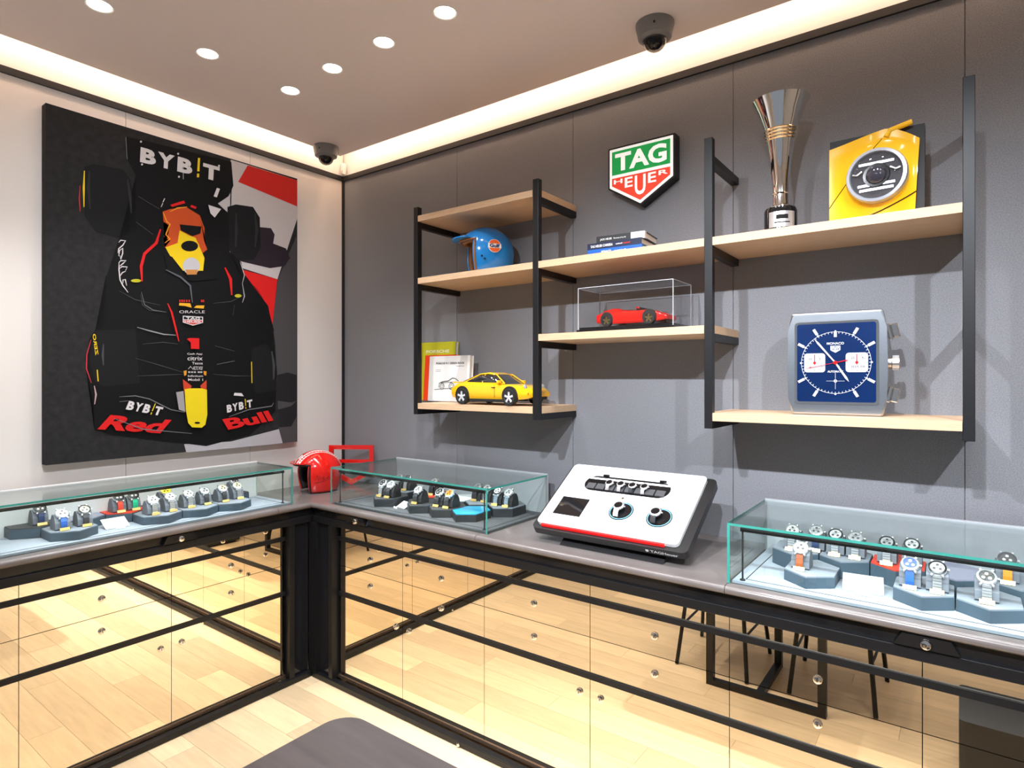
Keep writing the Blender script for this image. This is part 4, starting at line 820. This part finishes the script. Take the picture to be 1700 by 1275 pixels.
lettering('lettering', 'PORSCHE', M @ Vector((-.085, -.0006, .272)), M @ Vector((.090, -.0006, .272)), M @ Vector((-.085, -.0006, .290)), pr('print_pale', (.72, .72, .45)), t, .03)
MB(M).box(-.118, -.113, -.0006, 0, 0, .335).build('hinge_line', pr('print_dark_lime', (.30, .28, .01)), t)
t, M = book_up(.955, -.093, .235, .258, .028, R_(1), mat('cover_red', (.72, .05, .01), .35, noise=.05), 'red hardback standing between the lime and the white book')
dashes('spine_lettering', M @ Vector((-.1179, .018, .03)), M @ Vector((-.1179, .018, .20)), M @ Vector((-.1179, .008, .03)), 14, WP, t)
t, M = book_up(1.053, -.125, .30, .250, .030, R_(0), mat('cover_white', (.80, .79, .77), .35, noise=.02), 'white hardback with a line-drawn car on its cover')
IB = pr('ink_black', (.01, .01, .01))
MB(M).poly([(.02, -.0004, .0), (.132, -.0004, .0), (.132, -.0004, .249), (.085, -.0004, .249)]).build('cover_shade', pr('print_light_grey', (.62, .61, .59)), t)
lettering('lettering', 'PORSCHE 911 DESIGN BOOK', M @ Vector((-.098, -.0008, .204)), M @ Vector((.112, -.0008, .204)), M @ Vector((-.098, -.0008, .215)), IB, t, .03)
dashes('small_print', M @ Vector((.055, -.0008, .191)), M @ Vector((.112, -.0008, .191)), M @ Vector((.055, -.0008, .195)), 12, IB, t)
for k in range(2): dashes('small_print', M @ Vector((-.098, -.0008, .172 - k * .008)), M @ Vector((-.06, -.0008, .172 - k * .008)), M @ Vector((-.098, -.0008, .175 - k * .008)), 7, IB, t)
def line(pts, r=.0011): MB(M).tube([(x, -.0012, z) for x, z in pts], r, 5).build('line_drawing', IB, t)
line([(-.10, .064), (-.02, .070), (.06, .074)]); line([(-.07, .075), (-.066, .10), (-.04, .108), (.0, .112), (.03, .128), (.05, .126), (.075, .112)], .0018); line([(-.06, .102), (.0, .104), (.05, .108)])
for cx, r in ((-.045, .016), (.025, .018)): line([(cx + r * math.cos(a), .083 + r * math.sin(a)) for a in [k * math.pi / 8 for k in range(17)]], .0016); line([(cx + r * .5 * math.cos(a), .083 + r * .5 * math.sin(a)) for a in [k * math.pi / 5 for k in range(11)]])
# ------------------------------------------------------------------ model cars (local +x is forward)
def wheel(t, x, y, r, wd, rim, sgn):
    M = T(x, y, r) @ RX(90 * sgn)
    w_ = MB(M).lathe([(r * .72, -wd / 2), (r * .96, -wd / 2), (r, -wd * .3), (r, wd * .3), (r * .96, wd / 2), (r * .72, wd / 2)], 28, cap=False).build('tyre', RUBBER, t, True)
    MB(M).lathe([(r * .74, -wd * .4), (r * .74, wd * .46), (r * .68, wd * .46), (r * .62, wd * .2), (0, wd * .15)], 28, cap=False).build('rim', rim[0], w_, True)
    for k in range(5): MB(M @ RZ(k * 72)).prism([(-r * .10, 0), (r * .10, 0), (r * .13, r * .7), (-r * .13, r * .7)], wd * .16, wd * .42).build('spoke', rim[1], w_)
    MB(M).lathe([(r * .16, wd * .15), (r * .14, wd * .46), (0, wd * .47)], 12).build('hub_cap', rim[1], w_)
def loft(st, n=9):
    """stations (x, zbottom, zshoulder, ztop, halfwidth, halfwidth_top) -> closed smooth body"""
    mb = MB(); rows = []
    for (x, zb_, zs, zt, hw, ht) in st:
        half = [(hw * .90, zb_), (hw * .985, zb_ + (zs - zb_) * .25), (hw, zb_ + (zs - zb_) * .6), (hw * .97, zs), (ht + (hw * .97 - ht) * .45, zs + (zt - zs) * .55), (ht, zs + (zt - zs) * .88), (ht * .55, zt), (0, zt + (zt - zs) * .02)]
        rows.append([mb.bm.verts.new((x, y, z)) for y, z in half] + [mb.bm.verts.new((x, -y, z)) for y, z in half[-2::-1]])
    k = len(rows[0])
    for a, b in zip(rows, rows[1:]):
        for i in range(k - 1): mb.bm.faces.new((a[i], b[i], b[i + 1], a[i + 1]))
        mb.bm.faces.new((a[k - 1], b[k - 1], b[0], a[0]))
    mb.bm.faces.new(rows[0]); mb.bm.faces.new(rows[-1][::-1]); return mb
WG = mat('car_window', (.02, .022, .025), .05, coat=1, noise=.1)
t = thing('model_car', 'large yellow vintage sports coupe model with silver wheels on the shelf', 'model car', (1.49, -.222, Z3 + .0006), R_(-2)); k = .508 / 4.25
def sc_(st): return [tuple(v * k for v in s) for s in st]
MB_ = loft(sc_([(-2.12, .42, .62, .70, .55, .40), (-2.02, .30, .66, .80, .76, .55), (-1.75, .24, .74, .88, .86, .62), (-1.35, .22, .80, .92, .90, .66), (-.8, .20, .80, .90, .87, .70), (0, .20, .78, .86, .83, .70), (.7, .20, .76, .84, .83, .66), (1.2, .21, .76, .83, .87, .58), (1.6, .24, .70, .78, .84, .52), (1.95, .28, .58, .68, .74, .46), (2.1, .36, .50, .58, .60, .36)]))
MB_.build('body', CARYEL, t, True)
cab = loft(sc_([(-1.62, .84, .86, .90, .60, .50), (-1.1, .84, .98, 1.10, .68, .52), (-.55, .84, 1.08, 1.26, .70, .50), (-.1, .84, 1.08, 1.29, .70, .50), (.25, .84, 1.02, 1.22, .70, .50), (.62, .82, .90, .96, .69, .54), (.82, .80, .82, .84, .67, .56)])); cab.build('cabin_glass', WG, t, True)
rf = loft(sc_([(-1.75, .87, .885, .905, .50, .44), (-1.1, 1.085, 1.105, 1.125, .54, .46), (-.55, 1.235, 1.26, 1.285, .53, .44), (-.1, 1.265, 1.29, 1.315, .53, .44), (.22, 1.20, 1.22, 1.245, .53, .46)])); rf.build('roof', CARYEL, t, True)
for s in (-1, 1):
    for p in (((.24, .50, 1.23), (.80, .66, .86)), ((-.28, .535, 1.24), (-.34, .715, .86)), ((.2, .53, 1.215), (-.1, .555, 1.262), (-.55, .555, 1.235), (-1.0, .60, 1.04), (-1.35, .66, .90)), ((.8, .67, .86), (-.3, .715, .865), (-1.35, .68, .90))):
        MB().tube([(a * k, s * b * k, c * k) for a, b, c in p], .028 * k, 6).build('window_frame', CARYEL if p[0][2] > 1.2 and len(p) != 2 or p[0][0] == .24 else CARYEL, t, True)
    for x in (-1.28, 1.22):
        MB(T(x * k, s * .865 * k, .385 * k) @ RX(-90 * s)).lathe([(.37 * k, -.10 * k), (.37 * k, .045 * k), (.0, .045 * k)], 28).build('wheel_arch', RUBBER, t)
        wheel(t, x * k, s * .84 * k, .325 * k, .24 * k, (mat('rim_dark', (.12, .12, .12), .3, .6), mat('rim_silver', (.75, .75, .77), .25, .3)), -s)
    hl = T(1.72 * k, s * .60 * k, .71 * k) @ RY(62)
    MB(hl).lathe([(.125 * k, -.10 * k), (.125 * k, .05 * k), (.11 * k, .06 * k)], 20, cap=False).build('headlight_bezel', CARYEL, t, True); MB(hl).lathe([(.112 * k, .03 * k), (.10 * k, .07 * k), (.05 * k, .10 * k), (0, .105 * k)], 20).build('headlight', mat('headlight_glass', (.7, .7, .72), .08, .5), t, True)
    MB(T(.62 * k, s * .80 * k, .93 * k)).box(-.07 * k, .07 * k, -.09 * k, .09 * k, -.055 * k, .055 * k, bev=.03 * k).build('wing_mirror', CARYEL, t)
    MB(T(1.93 * k, s * .60 * k, .47 * k) @ RZ(-28 * s)).box(-.02 * k, .03 * k, -.14 * k, .14 * k, -.04 * k, .04 * k).build('indicator', mat('amber_lens', (.8, .12, .01), .2), t)
    MB(T(.35 * k, s * .842 * k, .70 * k)).box(-.09 * k, .09 * k, -.012 * k, .012 * k, -.015 * k, .015 * k).build('door_handle', BLK, t)
    MB(T(-.02 * k, s * .80 * k, .17 * k)).box(-.88 * k, .86 * k, -.04 * k, .05 * k, -.04 * k, .07 * k).build('sill', BLKM, t)
    for xx in (.42, -.72): MB().tube([(xx * k, s * .845 * k, .30 * k), (xx * k, s * .842 * k, .80 * k)], .006 * k, 5).build('door_seam', sm_, t)
MB().prism([(-2.12 * k, .92 * k), (-1.55 * k, .93 * k), (-1.5 * k, .90 * k), (-2.0 * k, .86 * k)], -.62 * k, .62 * k, axis=1).build('rear_spoiler', CARYEL, t)
MB().box(1.85 * k, 2.06 * k, -.45 * k, .45 * k, .24 * k, .34 * k).build('front_intake', BLKM, t)
# red roadster in an acrylic box
t = thing('model_display_box', 'clear acrylic box on a black plinth around the red model car', 'display box', (2.185, -.185, Z2)); bx, by = .215, .098
MB().box(-bx - .006, bx + .006, -by - .006, by + .006, 0, .012, bev=.002).box(-bx + .004, bx - .004, -by + .004, by - .004, .012, .022).build('plinth', GLOSSBLK, t)
g = .003
for nm, b in (('pane', (-bx, bx, -by, -by + g, .0125, .190)), ('pane', (-bx, bx, by - g, by, .0125, .190)), ('pane', (-bx, -bx + g, -by + g, by - g, .0125, .190)), ('pane', (bx - g, bx, -by + g, by - g, .0125, .190)), ('lid', (-bx, bx, -by, by, .190, .193))): MB().box(*b).build(nm, ACRYL, t)
ED = mat('acrylic_edge', (.55, .57, .6), .2, noise=.05)
for a in (-1, 1):
    for b in (-1, 1): MB().box(a * bx - .0012, a * bx + .0012, b * by - .0012, b * by + .0012, .0125, .193).build('box_edge', ED, t)
    MB().box(-bx, bx, a * by - .0012, a * by + .0012, .1922, .1945).build('box_edge', ED, t); MB().box(a * bx - .0012, a * bx + .0012, -by, by, .1922, .1945).build('box_edge', ED, t)
t = thing('model_car', 'small red open roadster model inside the acrylic box', 'model car', (2.195, -.185, Z2 + .0222), R_(-3)); k = .335 / 4.4
loft(sc_([(-2.2, .40, .60, .66, .60, .45), (-2.05, .26, .68, .80, .84, .6), (-1.6, .18, .78, .94, .94, .5), (-1.1, .16, .80, .98, .94, .55), (-.5, .15, .80, .90, .90, .66), (.3, .15, .78, .86, .88, .66), (.9, .15, .76, .86, .90, .62), (1.4, .16, .72, .80, .92, .55), (1.85, .20, .58, .66, .82, .5), (2.15, .28, .44, .5, .62, .36)])).build('body', RED, t, True)
loft(sc_([(-.62, .87, .90, .93, .5, .42), (-.2, .86, .9, .92, .6, .5), (.35, .84, .87, .89, .6, .5), (.6, .83, .85, .86, .5, .4)])).build('cockpit', BLKM, t, True)
for s in (-1, 1):
    loft([tuple(v * k for v in q) for q in [(-1.75, .86, .92, .97, .16, .10), (-1.2, .9, 1.0, 1.06, .2, .12), (-.8, .88, .98, 1.04, .18, .1), (-.6, .86, .9, .94, .14, .08)]]).build('head_fairing', RED, t, True).location = (0, s * .36 * k, 0)
    for x in (-1.32, 1.28):
        MB(T(x * k, s * .90 * k, .425 * k) @ RX(-90 * s)).lathe([(.40 * k, -.10 * k), (.40 * k, .048 * k), (.0, .048 * k)], 28).build('wheel_arch', RUBBER, t)
        wheel(t, x * k, s * .875 * k, .345 * k, .24 * k, (mat('rim_black', (.03, .03, .03), .3, .4), mat('rim_gold', (.30, .22, .08), .3, .8)), -s)
    MB(T(.55 * k, s * .80 * k, .95 * k)).box(-.07 * k, .07 * k, -.09 * k, .09 * k, -.045 * k, .045 * k, bev=.03 * k).build('wing_mirror', RED, t)
    MB(T(1.85 * k, s * .66 * k, .62 * k) @ RZ(-30 * s) @ RY(25)).lathe([(.0, .0), (.11 * k, .01 * k), (.0, .05 * k)], 14, cap=False).build('headlight', mat('headlight_glass', (.7, .7, .72), .08, .5), t, True)
    MB(T(2.0 * k, s * .48 * k, .36 * k) @ RZ(-20 * s)).box(-.03 * k, .05 * k, -.16 * k, .16 * k, -.06 * k, .06 * k, bev=.02 * k).build('front_intake', BLKM, t)
MB().prism([(.38 * k, .86 * k), (.62 * k, .84 * k), (.42 * k, 1.04 * k), (.36 * k, 1.04 * k)], -.62 * k, .62 * k, axis=1).build('windscreen', WG, t)
# ================================================================== table and chairs in the middle of the shop
t = thing('meeting_table', 'dark wood table with rounded corners at the bottom of the picture', 'table', (2.52, -1.91, 0)); TW = mat('dark_table_wood', (.085, .072, .07), .28, noise=.3, scale=6, stretch=(1, 8, 1))
MB().prism(rrect(-.472, .472, -.325, .325, .07, 8), .722, .750).build('table_top', TW, t)
for sx, sy in ((-.265, .2), (.265, .2), (-.02, -.2)): MB().box(sx - .018, sx + .018, sy - .018, sy + .018, .03, .722).build('leg', BLK, t)
MB().box(-.283, .283, .182, .218, 0, .03).build('foot_rail', BLK, t); MB().box(-.038, -.002, -.218, .1815, 0, .03).build('foot_rail', BLK, t)
def chair(x, y, label):
    t = thing('chair', label, 'chair', (x, y, 0), group='black chairs at the table')
    MB().prism(rrect(-.21, .21, -.20, .20, .06), .43, .47).build('seat', mat('chair_black', (.02, .02, .022), .5, noise=.2), t)
    for sx in (-1, 1):
        MB().tube([(sx * .15, .15, .43), (sx * .19, .22, .004)], .011, 8).build('leg', BLK, t); MB().tube([(sx * .16, -.15, .43), (sx * .20, -.22, .004)], .011, 8).build('leg', BLK, t)
        MB().tube([(sx * .165, .165, .22), (sx * .175, -.18, .22)], .007, 6).build('stretcher', BLK, t)
        MB().tube([(sx * .18, -.19, .46), (sx * .18, -.24, .70)], .010, 8).build('back_post', BLK, t)
    MB().tube([(-.17, .17, .22), (.17, .17, .22)], .007, 6).build('stretcher', BLK, t)
    MB(T(0, -.235, .62) @ RX(8)).box(-.20, .20, -.012, .012, -.10, .10, bev=.008).build('backrest', mat('chair_black', (.02, .02, .022), .5), t)
chair(2.22, -2.035, 'black chair with thin splayed legs at the left side of the table'); chair(2.80, -2.06, 'black chair with thin splayed legs at the right side of the table')
t = thing('floor_pouf', 'low black square pouf on the oak floor beside the table', 'pouf', (3.475, -1.57, 0))
MB().prism(rrect(-.17, .17, -.17, .17, .02), .02, .30).build('cushion_body', mat('pouf_black', (.015, .015, .018), .6, noise=.2), t); MB().box(-.14, .14, -.14, .14, 0, .02).build('plinth', BLK, t)
